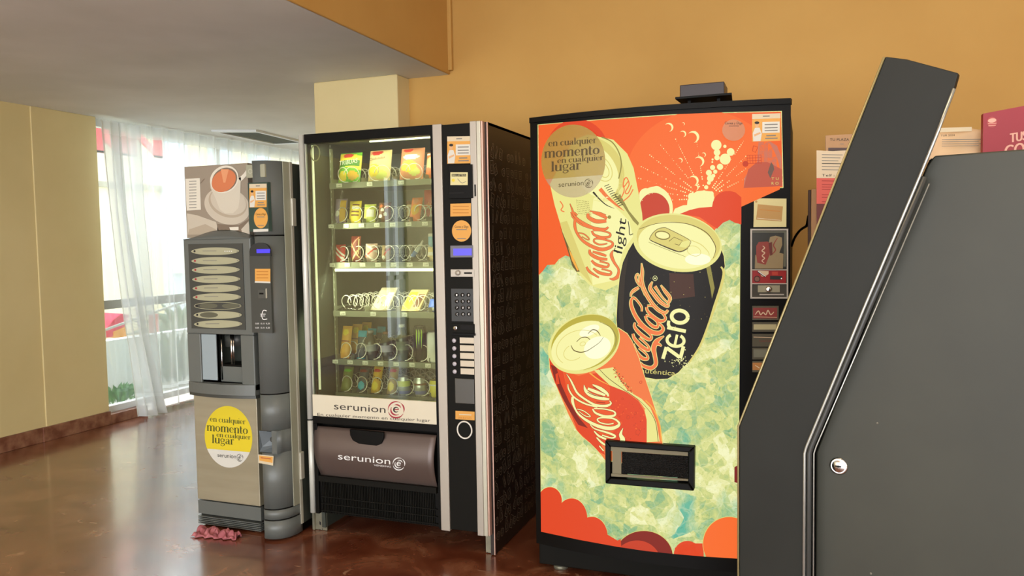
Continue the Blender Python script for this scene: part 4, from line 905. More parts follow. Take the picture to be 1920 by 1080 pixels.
bag('snack_packet', 'bright red packet at the back of the second shelf beside the frame', 'snack', G_BARS, 794, 818, 356, 1, 3.5, .04, Rd, [('e', .5, .5, .2, .1, Or)], 4)
bag('chocolate_bar', 'red and white chocolate packet on the third shelf, leftmost', 'chocolate', G_BARS, 628, 646, 459, 2, 3.235, .03, Rd, [('d', .5, .3, 0, .42, Wh), ('d', .5, .55, 0, .66, Wh), ('e', .85, .2, .12, .1, Wh)], 8)
bag('chocolate_bar', 'tall dark red and gold chocolate bar on the third shelf, second from left', 'chocolate', G_BARS, 657, 675, 443, 2, 3.235, .025, Dr, [('d', -.6, .2, 0, .3, Bg), ('d', .6, .4, 0, .48, Bg), ('r', .8, .3, .92, .9, Bg), ('d', -.5, .75, 0, .82, Pk)], 6)
bag('chocolate_bar', 'pale pink and white striped wafer packet on the third shelf, third from left', 'chocolate', G_BARS, 684, 706, 457, 2, 3.235, .03, pm('pack_pale_pink', (222, 190, 172)), [('d', .5, .2, 0, .3, Wh), ('d', -.5, .45, 0, .55, Rd), ('d', .4, .7, 0, .8, Wh)], 8)
bag('chocolate_bar', 'brown packet with white swirl on the third shelf, fourth from left', 'chocolate', G_BARS, 715, 731, 460, 2, 3.235, .03, pm('pack_tan', (176, 150, 110)), [('e', .35, .25, .22, .12, Wh), ('d', -.7, .4, 0, .52, Rd), ('e', .6, .7, .14, .1, Bn)], 8)
bag('snack_packet', 'pale blue and white carton at the right of the third shelf beside the frame', 'snack', G_BARS, 802, 822, 438, 2, 3.33, .03, Wh, [('r', 0, .3, 1, .9, pm('pack_sky', (120, 190, 220))), ('e', .5, .6, .2, .1, Nv)], 4)
bag('snack_packet', 'cream packet in the last coil of the third shelf', 'snack', G_BARS, 801, 820, 463, 2, 3.24, .03, Bg, [('r', .1, .4, .8, .6, Wh)], 8)
# slanted squeezable tube
p0 = on_y(771, 485, 3.24); p1 = on_y(789, 459, 3.26); p2 = on_y(793, 451, 3.265); p0.z = max(p0.z, TRAYS[2][0]+.018)
tb = MB().tube([p0, p0.lerp(p1, .5), p1], [.010, .0115, .009], pm('tube_white', (226, 236, 240), .3), 14)
ob = single('milk_snack_tube', tb, 'slanted pale blue and white tube on the third shelf, sixth coil', 'snack', group=G_BARS)
part('cap', MB().tube([p1, p2], [.005, .0045], Wh, 10), ob); part('blue_band', MB().tube([p0.lerp(p1, .12), p0.lerp(p1, .5)], .0117, pm('tube_blue', (90, 130, 190), .3), 14), ob, 'blue band')
# sandwiches
M_clear = glass_mat('clear_wrap', (225, 222, 205), .12, .9, .12)
def wedge(label, px0, px1, ptop, Y, m1, m2, lean=0):
    z = TRAYS[3][0]+.008; x0, x1 = on_y(px0, 560, Y).x, on_y(px1, 560, Y).x; zt_ = on_y((px0+px1)/2, ptop, Y).z; D = .07
    mb = MB(); h = zt_-z
    mb.prism([(x0, Y, z), (x1, Y, z), (x1+.02, Y+D, z+h), (x0+.03, Y+D, z+h)], (0, .02, 0), m1)
    o = single('sandwich_pack', mb, label, 'sandwich', group=G_SAND, bevel=.002)
    A = Art(lambda x, y, q: Vector((x0+(x1-x0)*x+.025*y, Y+D*y-.0012-q*(1), z+h*y)), .0004)
    A.poly([(.08, .08), (.5, .08), (.5, .9), (.08, .9)], m2, 1); A.poly([(.6, .2), (.9, .2), (.9, .8), (.6, .8)], Bn if m2 == Y1 else Wh, 1)
    part('wrapper_print', A.mesh(), o); return o
wedge('greyish wrapped sandwich on the fourth shelf, middle double coil', 692, 726, 541, 3.25, pm('pack_grey_beige', (176, 168, 140)), pm('pack_pale', (200, 194, 170)))
wedge('beige and yellow wrapped sandwich on the fourth shelf, third double coil', 748, 784, 545, 3.25, Bg, Y1)
bag('snack_packet', 'bright blue packet on the fourth shelf cut off by the frame', 'snack', G_BARS, 801, 830, 562, 3, 3.25, .04, pm('pack_blue', (60, 110, 215)), [('r', 0, .05, 1, .2, Wh)], 30)
mb = MB(); c = on_y(657, 577, 3.25); zz = TRAYS[3][0]+.008
mb.grid(lambda u, v: (c.x+(u-.5)*.11, 3.22+.09*v, zz+.004+.016*max(0, 1-abs(2*u-1)**3)*(1-abs(2*v-1)**4)+.003*math.sin(u*40)*math.sin(v*20)), 24, 12, M_clear)
single('plastic_pack', mb, 'crumpled clear plastic pack lying on the fourth shelf, leftmost double coil', 'packet', solid=.0012)
# fifth shelf
o = bag('snack_pouch', 'tall golden pouch at the left of the fifth shelf, front of its row', 'snack', G_BARS, 636, 654, 613, 4, 3.24, .03, pm('pack_gold', (226, 168, 62)), [('e', .5, .8, .3, .1, Y1), ('r', .1, .5, .9, .53, Dr)], 14)
for k, l in ((1, 'golden pouch behind the front golden pouch on the fifth shelf'), (2, 'last golden pouch at the back of the left row on the fifth shelf')): copy_thing(o, .09*k, l)
o = bag('snack_pouch', 'dark pouch with cyan top on the fifth shelf, front of the second row', 'snack', G_BARS, 668, 684, 621, 4, 3.24, .03, Nv, [('r', 0, .78, 1, 1, Cy), ('d', -1, .3, 0, .34, Wh)], 10, crimp=Cy)
for k, l in ((1, 'cyan topped pouch behind the front one of the second row, fifth shelf'), (2, 'last cyan topped pouch at the back of the second row, fifth shelf')): copy_thing(o, .09*k, l)
M_dbot = mat('dark_bottle', (52, 56, 50), .12, coat=.5); M_dlab = pm('bottle_label_grey', (150, 152, 150)); M_lil = pm('bottle_label_lilac', (170, 168, 190))
def bottle(label, px, ptop, tray, Y, r, body, lab, cap, capn='cap'):
    z = TRAYS[tray][0]+.0065; x = on_y(px, 640, Y).x; H = on_y(px, ptop, Y).z-z
    o = thing('drink_bottle', label, 'bottle', (x, Y, z), G_BOT); c = (x, Y, z)
    part('body', MB().lathe([(r*.8, 0), (r, .006), (r, H*.3), (r*.93, H*.42), (r, H*.55), (r*.95, H*.66), (r*.45, H*.86), (r*.42, H*.93)], c, body, 24), o)
    part('label', MB().lathe([(r*1.015, H*.3), (r*.96, H*.42), (r*1.015, H*.54)], c, lab, 24, cap=False), o); part(capn, MB().lathe([(r*.5, H*.92), (r*.5, H), (r*.4, H*1.003)], c, cap, 18), o); return o
bottle('dark bottle with grey label on the fifth shelf, third coil', 695, 620, 4, 3.245, .030, M_dbot, M_dlab, M_dlab)
bottle('dark bottle with lilac and brown label on the fifth shelf, fourth coil', 724, 622, 4, 3.245, .030, M_dbot, M_lil, Bn)
bottle('dark green bottle with white cap on the fifth shelf, fifth coil', 754, 608, 4, 3.245, .030, mat('dark_green_bottle', (60, 74, 58), .12, coat=.5), pm('bottle_label_green', (110, 122, 100)), Wh)
def can(label, px, ptop, tray, Y, r, body, bands=(), claw=False):
    z = TRAYS[tray][0]+.0065; x = on_y(px, 700, Y).x; H = on_y(px, ptop, Y).z-z; c = (x, Y, z)
    o = thing('drink_can', label, 'can', c, G_CANS)
    mb = MB().lathe([(r*.82, 0), (r, .008), (r, H-.014), (r*.84, H-.003), (r*.84, H)], c, body, 28, cap=False)
    for (a, b, m) in bands: mb.lathe([(r*1.006, H*a), (r*1.006, H*b)], c, m, 28, cap=False)
    if claw:
        A = Art(lambda u, v, q: Vector((x+(r*1.01+q)*math.sin(u), Y-(r*1.01+q)*math.cos(u), z+v*H)), .0004); g = mat('acid_green', (190, 230, 90), .4)
        for u0, l in ((-.1, .30), (.28, .24), (.66, .30)): A.stroke([(u0, .92, .04), (u0+.06, .8, .2), (u0+.02, .66, .16), (u0+.03, .9-l*1.7, .02)], g, 1)
        A.mesh(mb=mb)
    part('body', mb, o); mb = MB().lathe([(r*.84, H-.002), (r*.78, H-.006), (.001, H-.006)], c, M_silver, 24, cap=False); mb.box(x-.005, x+.005, Y-.012, Y+.004, z+H-.005, z+H-.003, M_silver); part('lid', mb, o, 'silver lid'); return o
can('tall black can with acid green claw mark on the fifth shelf, sixth coil', 789, 611, 4, 3.245, .031, mat('can_black', (40, 42, 34), .25, .4), claw=True)
can('white can on the fifth shelf beside the right frame', 815, 622, 4, 3.245, .033, mat('can_white', (232, 232, 226), .3), [(.05, .3, Wh)])
# bottom shelf
for (px0, px1, pt, m, z_, l) in ((638, 656, 690, Ol, Gn, 'dark olive biscuit packet on the bottom shelf, leftmost'), (668, 686, 691, Nv, Dr, 'navy biscuit packet on the bottom shelf, second from left'), (694, 711, 690, Y2, Rd, 'yellow biscuit packet on the bottom shelf, third from left'), (724, 741, 690, pm('pack_old_gold', (178, 146, 62)), Rd, 'old gold biscuit packet on the bottom shelf, fourth from left')):
    bag('biscuit_packet', l, 'biscuits', G_BARS, px0, px1, pt, 5, 3.235, .035, m, [('e', .5, .82, .4, .06, z_), ('e', .5, .25, .35, .16, Ol if m == Ol else Y1 if m != Nv else Cy), ('d', .2, .55, 0, .58, Bn)], 20)
M_csil = mat('can_silver', (205, 208, 205), .25, .6); M_cbl = pm('can_blue_band', (100, 106, 170))
can('silver can with blue and lime bands on the bottom shelf, fifth coil', 757, 706, 5, 3.245, .031, M_csil, [(.1, .26, M_cbl), (.5, .8, pm('pack_lime', (214, 220, 110)))])
can('silver can with blue band on the bottom shelf, sixth coil', 787, 707, 5, 3.245, .031, M_csil, [(.12, .3, M_cbl), (.6, .7, Bn)])
can('bright yellow can on the bottom shelf beside the right frame', 818, 712, 5, 3.245, .034, mat('can_yellow', (238, 226, 80), .3), [(.7, .78, Wh)])

# ================================================================== DRINKS MACHINE WITH THE LIT PICTURE
CY, CS = 3.0, .062
CX0, CX1 = on_y(999.5, 600, CY).x, on_y(1482.5, 260, CY).x
def cy_at(x): u = 2*(x-CX0)/(CX1-CX0)-1; return CY-CS*(1-u*u)
def cmap(px, py, off=0):
    Y = CY-.04
    for _ in range(7): p = on_y(px, py, Y); Y = cy_at(p.x)-off
    return Vector((p.x, Y, p.z))
CZ1, CZ0 = (cmap(1001, 219).z+cmap(1482, 193).z)/2, .125
ck = thing('drinks_vending_machine', 'large black drinks machine with backlit front picturing three soft drink cans on ice', 'vending machine', ((CX0+CX1)/2, 3.4, 0))
part('cabinet', MB().box(CX0+.004, CX1-.004, CY+.02, 3.80, .03, CZ1-.012, M_blk2), ck, bevel=.004)
part('plinth', MB().box(CX0+.05, CX1-.04, CY+.16, 3.75, .004, .05, M_black), ck)
for x in (CX0+.08, CX1-.1): part('foot', MB().lathe([(.03, 0), (.03, .014), (.012, .018), (.012, .05)], (x, CY+.08, 0), M_galv, 16), ck, 'galvanised levelling foot')
mb = MB(); n = 44
lp = [(CX0+(CX1-CX0)*k/n, cy_at(CX0+(CX1-CX0)*k/n)) for k in range(n+1)]
mb.prism([Vector((x, y, CZ0)) for x, y in lp]+[Vector((CX1, CY+.024, CZ0)), Vector((CX0, CY+.024, CZ0))], (0, 0, CZ1-CZ0), M_black, False)
dr = part('door', mb, ck, 'bowed black door')
mb = MB(); lq = [(x, y-.01) for x, y in lp]; mb.prism([Vector((x, y, CZ1-.014)) for x, y in lq]+[Vector((CX1+.004, CY+.02, CZ1-.014)), Vector((CX0-.004, CY+.02, CZ1-.014))], (0, 0, .02), M_black); part('top_cap', mb, ck)
E_or, E_or2, E_rd, E_rd2 = backlit('lit_orange', (246, 100, 44)), backlit('lit_light_orange', (250, 112, 50)), backlit('lit_red', (228, 74, 38)), backlit('lit_dark_red', (204, 68, 42))
E_cr, E_cr2, E_ye, E_ol = backlit('lit_cream', (248, 244, 168)), backlit('lit_pale_yellow', (236, 230, 140)), backlit('lit_straw', (222, 208, 116)), backlit('lit_olive', (150, 140, 70))
E_bk, E_bk2, E_br, E_mr = backlit('lit_black', (30, 24, 18)), backlit('lit_soft_black', (52, 42, 30)), backlit('lit_brown', (112, 92, 48)), backlit('lit_maroon', (138, 44, 34))
E_wh, E_lo, E_pk, E_hot = backlit('lit_white', (255, 255, 215)), backlit('lit_amber', (250, 176, 70)), backlit('lit_greyed_rose', (206, 120, 96)), backlit('lit_logo_orange', (244, 124, 66))
E_ice = ice_mat()
PANEL = [(1008, 233.5), (1060, 229), (1130, 223), (1258, 214.5), (1360, 210.5), (1466, 208), (1469, 352), (1389, 352.5), (1384, 1047.5), (1320, 1043.5), (1265, 1038.8), (1210, 1033), (1156, 1025), (1085, 1012), (1014.5, 997)]
LOWER = [(1009.5, 500), (1388, 500), (1384, 1047.5), (1320, 1043.5), (1265, 1038.8), (1210, 1033), (1156, 1025), (1085, 1012), (1014.5, 997)]
UPPER = [(1008, 233.5), (1060, 229), (1130, 223), (1258, 214.5), (1360, 210.5), (1466, 208), (1469, 352), (1009, 560)]
A = Art(lambda x, y, o: cmap(x, y, .002+o), .00035)
ident = lambda p: p
A.poly(PANEL, E_cr2, 0)
A.poly([(p[0]+(.7 if p[0] < 1100 else -.7), p[1]+(.6 if p[1] < 600 else -.6)) for p in PANEL], E_ice, 1)
A.clip = None
A.poly([(1009.5, 234.5), (1060, 230.2), (1130, 224.5), (1258, 216), (1360, 212), (1464.5, 209.5), (1467.5, 351), (1388, 351), (1388, 421), (1377, 415), (1366, 411), (1350, 420), (1341, 430), (1320, 470), (1200, 520), (1080, 485), (1060, 479), (1048, 486), (1040, 496), (1026, 497), (1018, 508), (1010, 516)], E_or, 2)
A.clip = UPPER
A.poly(ell(1082, 285, 59, 62, 0, 40), E_rd, 3); A.poly(ell(1318, 335, 146, 128, 0, 60), E_or2, 3)
A.clip = None
# fizzing bubbles and clouds, upper right
A.t = crop(1200, 140, 3.6)
def bub(x, y, r, m=E_cr, l=6): A.disc(x, y, r, m, l, n=24)
A.poly(ell(100, 905, 122, 150, 0, 50), E_cr, 5); A.poly(ell(95, 915, 103, 118, 0, 50), E_rd2, 6); bub(40, 812, 46); A.poly(ell(100, 915, 100, 114, 0, 50), E_rd2, 7); bub(112, 798, 46, E_cr, 5)
A.poly([(212, 960), (235, 905), (290, 882), (318, 880), (320, 850), (345, 812), (385, 786), (430, 782), (492, 790), (502, 830), (486, 892), (400, 898), (330, 915), (262, 945)], E_cr, 6)
A.poly([(268, 940), (340, 912), (410, 898), (486, 893), (492, 860), (510, 822), (540, 797), (575, 786), (610, 785), (645, 795), (684, 828), (684, 1010), (640, 1000), (605, 980), (560, 1000), (520, 1040), (400, 960)], E_rd, 7)
for (x, y, r) in ((515, 475, 35), (520, 525, 22), (520, 560, 18), (575, 570, 37), (612, 522, 26), (573, 484, 11), (540, 622, 21), (490, 627, 17), (465, 662, 20), (508, 655, 14), (475, 700, 23), (495, 682, 13), (465, 730, 13), (447, 760, 14), (432, 796, 16), (350, 822, 26), (480, 805, 18), (490, 572, 7), (488, 590, 6)): bub(x, y, r, E_cr, 8)
for (x, y, r) in ((195, 355, 30), (290, 400, 22), (360, 420, 40), (400, 585, 34), (362, 715, 34), (376, 762, 20), (430, 540, 15), (272, 578, 16), (292, 332, 10)):
    bub(x, y, r, E_cr, 6); bub(x-r*.3, y+r*.18, r*.9, E_or2, 7)
rr = random.Random(3)
for a in (152, 162, 172, 183, 140, 128, 115, 98, 38, 48, 58, 28):
    for k in range(26):
        t = 90+k*15; x, y = 440+t*1.05*math.cos(R(a)), 835-t*math.sin(R(a))*.98
        if (a < 60 and x > 715) or y < 330 or x < -20 or (x < 165 and y > 745) or (x > 560 and y > 760): continue
        if rr.random() < .8: bub(x, y, rr.choice([1.6, 2.4, 3.6]) if k > 11 else 5.2-(k*.25), E_cr, 4)
# faded corner, a greyish reflection painted into its tones, with the basket outline
A.poly([(800, 455), (880, 452), (925, 480), (955, 560), (958, 752), (860, 752), (700, 765), (705, 700), (740, 640), (790, 600)], E_pk, 3); A.poly([(730, 640), (790, 590), (860, 590), (960, 640), (960, 752), (700, 765)], backlit('lit_dusky_red', (196, 92, 70)), 4)
A.poly([(885, 590), (900, 610), (915, 680), (905, 640), (880, 700), (862, 660)], backlit('lit_grey', (120, 92, 80)), 5)
for x in range(722, 822, 19): A.stroke([(x, 545), (x+3, 600)], E_rd2, 5, w=3, k=1, sm=False)
for y in (545, 563, 581, 600): A.stroke([(722, y), (818, y-3)], E_rd2, 5, w=3, k=1, sm=False)
A.stroke([(765, 480), (795, 488), (780, 525), (760, 515), (765, 480)], E_rd2, 5, w=4, k=1, sm=False); bub(712, 602, 20, E_rd2, 5)
A.text('T U', (888, 710), (936, 710), (0, -18), E_ye, 6); A.text('R O', (888, 742), (936, 742), (0, -18), E_ye, 6)
# ---- pale can, upper left
A.t = ident
A.poly([(1031, 345), (1040, 385), (1050, 418), (1061, 458), (1081, 510), (1105, 534), (1135, 545), (1165, 530), (1190, 480), (1206, 430), (1204, 400), (1197, 360), (1188, 315), (1176, 288), (1150, 262), (1100, 252), (1060, 290)], E_cr2, 8)
A.t = crop(1050, 340, 5.4)
A.poly([(0, 450), (60, 600), (130, 760), (205, 915), (165, 915), (125, 860), (90, 740)], E_br, 9); A.poly([(80, 660), (140, 780), (190, 900), (175, 905), (120, 800)], E_lo, 10)
A.poly([(505, 60), (560, 30), (620, 150), (700, 300), (800, 420), (790, 450), (740, 400), (640, 250), (560, 160)], E_ol, 9); A.poly([(560, 30), (660, -120), (745, -60), (780, 60), (830, 330), (835, 380), (790, 400), (700, 290), (620, 150)], E_cr2, 10)
A.poly([(340, 170), (460, 130), (560, 260), (700, 400), (740, 560), (640, 700), (560, 1000), (330, 1050), (300, 700), (320, 330)], E_cr, 9)
A.poly([(0, 420), (70, 400), (150, 600), (250, 860), (330, 1050), (200, 915), (60, 600)], E_ye, 9)
A.stroke([(335, 108, 20), (400, 180, 12), (470, 240, 9), (550, 275, 3)], E_bk2, 11); A.stroke([(405, 75, 40), (470, 150, 34), (560, 230, 22), (650, 300, 3)], E_hot, 11)
for k in range(11): x, y = 470+k*14, 45+k*20; A.stroke([(x-20, y+6), (x+28, y-14)], E_bk2, 12, w=7, k=1, sm=False)
for i in range(9):
    for j in range(8): 
        x, y = 165+i*15+j*3, 190+j*19+i*2; A.disc(x, y, 3.6, E_br, 11, n=8)
for st in ([(620, 170), (650, 90), (640, 20), (670, -40), (700, 30), (660, 110), (690, 120), (725, 40)], [(640, 200), (700, 150), (740, 80)], [(0, 200), (30, 250), (10, 290), (45, 310)], [(650, -30), (640, 60), (690, 0)]): A.stroke(st, E_hot, 11, w=11)
SCR1 = [[(100, 225, 4), (125, 290, 16), (140, 340, 20), (200, 400, 26), (330, 470, 30), (450, 485, 24), (490, 462, 14)], [(112, 318, 8), (135, 370, 14), (220, 440, 14), (340, 482, 14)], [(105, 320, 8), (140, 315, 14), (175, 345, 16)],
  [(152, 385, 22), (150, 450, 26), (170, 520, 22), (230, 600, 26), (330, 662, 32), (430, 690, 34), (520, 660, 28), (528, 618, 18), (450, 590, 16), (360, 580, 14), (345, 612, 16), (400, 640, 14), (480, 630, 10)],
  [(185, 520, 8), (245, 535, 10), (292, 578, 10), (280, 592, 8), (220, 560, 6)], [(322, 500, 16), (345, 540, 22), (420, 568, 26), (500, 560, 22), (502, 525, 16), (420, 500, 14), (335, 496, 12)],
  [(285, 325, 24), (290, 365, 34), (370, 405, 40), (470, 400, 30)], [(330, 310, 20), (420, 345, 30), (478, 375, 22)], [(300, 300, 8), (400, 320, 16), (465, 345, 12)],
  [(300, 690, 16), (310, 735, 30), (390, 780, 32), (480, 790, 20)], [(330, 712, 16), (410, 735, 26), (470, 755, 16)], [(318, 800, 18), (370, 845, 28), (470, 868, 22), (490, 835, 14), (400, 810, 14)],
  [(335, 880, 16), (400, 925, 28), (500, 945, 24), (512, 912, 14), (420, 888, 12)], [(268, 865, 16), (300, 915, 24), (395, 975, 12)], [(540, 695, 3), (520, 745, 30), (548, 820, 24), (592, 890, 20), (585, 960, 34), (540, 990, 26), (500, 985, 5)]]
for q in SCR1: A.stroke(q, E_br, 12, grow=2.6); A.stroke(q, E_hot, 13)
A.disc(500, 362, 18, E_ol, 12); A.text('light', (628, 735), (672, 385), (-92, -28), E_bk, 14)
A.stroke([(560, 675, 6), (548, 700, 6), (590, 725, 8)], E_bk, 13); A.stroke([(690, 405), (700, 470), (705, 540), (740, 530)], E_bk, 13, w=8)
A.t = ident
A.poly(ell(1118, 316, 66, 52, 58, 44), E_cr2, 9); A.poly(ell(1121, 314, 60, 45, 58, 44), E_ye, 10); A.poly(ell(1117, 321, 55, 38, 58, 40), E_cr, 11); A.ring(1128, 316, 26, 17, 58, 1.5, E_ye, 12); A.ring(1130, 318, 16, 10, 58, 1.5, E_ye, 12)
A.stroke([(1128, 257), (1147, 266), (1160, 285), (1165, 308), (1160, 335)], E_ol, 12, w=2.2)
# ---- dark can, centre
A.t = ident
ZB = [(1190, 450), (1178, 470), (1168, 492), (1162, 520), (1158, 560), (1156, 600), (1160, 640), (1180, 690), (1196, 696), (1207, 707), (1230, 711), (1252, 710), (1272, 698), (1281, 688), (1296, 677), (1310, 650), (1322, 625), (1330, 598), (1337, 575), (1347, 545), (1355, 520), (1359, 499), (1357, 480), (1350, 462), (1270, 440)]
A.poly([(1270+(p[0]-1270)*1.012, 580+(p[1]-580)*1.01) for p in ZB], E_cr2, 15); A.poly(ZB, E_bk, 16)
A.poly([(1190, 460), (1178, 480), (1172, 520), (1168, 590), (1172, 640), (1163, 620), (1160, 580), (1162, 525), (1170, 490)], E_bk2, 17); A.poly([(1255, 512), (1300, 514), (1303, 556), (1256, 562)], backlit('lit_dull_brown', (76, 46, 34)), 17)
A.poly([(1323, 496), (1332, 498), (1340, 540), (1335, 560), (1332, 540)], E_ol, 17); A.stroke([(1352, 500, 3), (1357, 515, 5), (1345, 560, 5), (1328, 610, 4), (1312, 650, 4), (1292, 680, 3)], E_ye, 17)
A.poly(ell(1270, 455, 84, 54, 10, 56), E_cr2, 18); A.poly(ell(1272, 452, 79, 48, 10, 50), E_ye, 19); A.poly(ell(1269, 460, 73, 43, 10, 50), E_cr, 20)
A.t = crop(1170, 390, 8.31)
A.stroke([(230, 330, 10), (500, 245, 10), (800, 225, 12), (1050, 265, 14), (1280, 380, 16), (1400, 540, 16), (1430, 650, 12), (1390, 780, 8)], E_br, 21, scale=.8)
tab = [(395, 480), (440, 400), (520, 330), (620, 305), (700, 330), (1010, 490), (1030, 560), (980, 630), (880, 675), (800, 660), (450, 520)]
A.poly(tab, E_ye, 21); A.stroke([(p[0], p[1]) for p in tab]+[tab[0]], E_br, 22, w=9, k=3); A.ring(600, 425, 115, 62, 8, 12, E_br, 23); A.poly(ell(600, 425, 100, 50, 8, 30), E_cr, 22)
A.stroke([(700, 520), (780, 455), (910, 510), (860, 580), (790, 560)], E_br, 23, w=9, k=1, sm=False); A.poly([(900, 530), (1010, 500), (1020, 570), (960, 620), (860, 600)], E_cr2, 22)
A.stroke([(380, 530, 6), (600, 620, 7), (830, 710, 7), (960, 760, 5)], E_ol, 21); A.stroke([(1040, 500, 5), (1200, 570, 6), (1310, 680, 5), (1330, 740, 3)], E_ye, 21, scale=2); A.ring(1090, 670, 110, 75, 20, 8, E_ye, 21)
A.poly(ell(1150, 800, 200, 90, 0, 30), E_wh, 21)
A.stroke([(410, 505, 8), (600, 590, 12), (800, 670, 12), (900, 680, 10), (1000, 630, 6)], E_bk2, 24)
A.t = crop(1150, 480, 4.5)
SCR2 = [[(238, 60, 3), (244, 130, 22), (240, 210, 26), (262, 290, 28), (320, 390, 26), (380, 455, 26), (435, 480, 22), (462, 455, 12)],
  [(230, 255, 12), (203, 220, 14), (190, 180, 14), (203, 152, 10), (218, 170, 8), (224, 220, 14), (270, 330, 14)], [(215, 265, 18), (175, 290, 24), (152, 315, 16), (148, 345, 8)],
  [(240, 468, 8), (238, 430, 12), (208, 385, 12), (172, 352, 14), (150, 378, 20), (155, 430, 26), (190, 510, 28), (250, 590, 32), (320, 640, 34), (385, 650, 30), (420, 620, 22), (405, 585, 14), (370, 560, 10)],
  [(270, 505, 14), (285, 545, 16), (330, 590, 22), (370, 600, 20), (372, 560, 12), (320, 515, 12), (272, 500, 10)], [(280, 430, 16), (290, 465, 18), (340, 515, 26), (400, 550, 24), (440, 530, 16), (415, 485, 12), (340, 425, 12), (285, 420, 10)],
  [(330, 215, 5), (310, 270, 26), (345, 325, 28), (395, 385, 28), (455, 425, 18), (462, 400, 10), (410, 345, 12), (350, 255, 20)], [(400, 245, 5), (435, 295, 22), (478, 355, 24), (462, 400, 14)],
  [(183, 560, 8), (180, 600, 18), (230, 660, 26), (300, 705, 22), (322, 680, 14), (280, 635, 12), (205, 575, 12)], [(165, 655, 14), (180, 700, 22), (240, 765, 28), (300, 795, 20), (290, 755, 12), (220, 690, 14)],
  [(168, 740, 12), (190, 800, 22), (240, 860, 26), (288, 868, 18), (280, 830, 12), (215, 775, 12)], [(225, 900, 14), (260, 930, 22), (320, 945, 28), (358, 910, 28), (350, 840, 28), (340, 780, 36), (365, 720, 34), (428, 675, 3)], [(350, 740, 30), (385, 745, 20), (408, 762, 4)]]
for q in SCR2: A.stroke(q, E_cr2, 18, grow=5)
for q in SCR2: A.stroke(q, E_hot, 19)
for q in SCR2[:3]+SCR2[6:8]: A.stroke([(p[0]+1, p[1]+1, p[2]*.16) for p in q], E_cr2, 20)
A.ring(352, 188, 18, 20, 0, 4, E_cr, 19, n=20); A.disc(352, 188, 7, E_cr, 19)
# zero, running upwards
A.t = crop(1150, 480, 4.5)
A.stroke([(418, 868), (448, 768)], E_cr, 19, w=30, k=1, sm=False); A.stroke([(566, 862), (592, 762)], E_cr, 19, w=30, k=1, sm=False); A.stroke([(450, 775), (560, 855)], E_cr, 19, w=30, k=1, sm=False)
A.ring(525, 712, 72, 50, 8, 26, E_cr, 19, a0=-60, a1=230); A.stroke([(516, 765), (538, 664)], E_cr, 19, w=22, k=1, sm=False)
A.stroke([(455, 602), (612, 636)], E_cr, 19, w=30, k=1, sm=False); A.stroke([(482, 605, 24), (465, 580, 28), (468, 545, 24)], E_cr, 19)
A.ring(560, 512, 68, 52, 6, 32, E_cr, 19)
A.text('auténtica', (232, 985), (520, 1010), (4, -42), E_ye, 18)
rr = random.Random(9)
for k in range(90):
    x, y = rr.gauss(560, 55), rr.gauss(890, 38)
    if 1150+x/4.5 < 1300 and 480+y/4.5 < 690: A.disc(x, y, rr.uniform(1.5, 6), E_cr, 20, n=7)
for k in range(50):
    x, y = rr.uniform(100, 860), rr.uniform(120, 640)
    A.disc(x, y, rr.uniform(1, 3.6), rr.choice([E_ye, E_br]), 20, n=7)
# ---- red can, lower left
A.t = ident
RB = [(1029, 660), (1031, 690), (1036, 705), (1048, 735), (1065, 775), (1080, 805), (1092, 819), (1112, 835), (1129, 855), (1134, 862), (1180, 870), (1244, 850), (1241, 820), (1236, 793), (1222, 747), (1207, 702), (1198, 672), (1185, 640), (1176, 626), (1159, 615), (1100, 640)]
A.poly([(1125+(p[0]-1125)*1.012, 740+(p[1]-740)*1.01) for p in RB], E_cr2, 25); A.poly(RB, E_hot, 26)
A.t = crop(1040, 690, 6.75)
A.poly([(-70, -200), (-60, 0), (0, 180), (120, 420), (200, 560), (290, 800), (430, 930), (560, 1060), (640, 1100), (560, 900), (430, 700), (250, 480), (150, 250), (110, 50), (80, -60)], E_rd, 27)
A.poly([(-50, -40), (0, 150), (100, 380), (200, 560), (300, 720), (420, 760), (300, 620), (180, 420), (80, 200), (20, -20)], E_mr, 28); A.poly([(40, 60), (60, 200), (20, 210), (10, 80)], E_rd, 29)
A.poly([(110, 20), (300, 100), (560, 60), (700, 220), (900, 300), (1060, 420), (1130, 540), (1170, 700), (1170, 1000), (640, 1000), (430, 700), (250, 480), (150, 250)], E_rd, 28)
A.poly([(110, 20), (300, 100), (450, 60), (700, 240), (700, 500), (860, 700), (640, 900), (430, 700), (250, 480), (150, 250)], backlit('lit_warm_red', (238, 92, 44)), 29)
A.poly([(500, 30), (740, -10), (800, 110), (930, 290), (1100, 390), (1210, 500), (1290, 690), (1330, 930), (1165, 940), (1165, 650), (1130, 500), (1050, 390), (900, 300), (700, 220), (560, 90)], E_cr2, 30)
A.stroke([(560, 10, 8), (680, 130, 9), (900, 290, 9), (1080, 420, 6), (1210, 560, 7), (1280, 700, 10), (1310, 930, 10)], E_br, 31, scale=.8); A.stroke([(440, 60, 16), (560, 150, 14), (700, 220, 6)], E_lo, 31); A.stroke([(1150, 410, 14), (1250, 520, 16), (1330, 720, 16), (1350, 930, 12)], E_lo, 31)
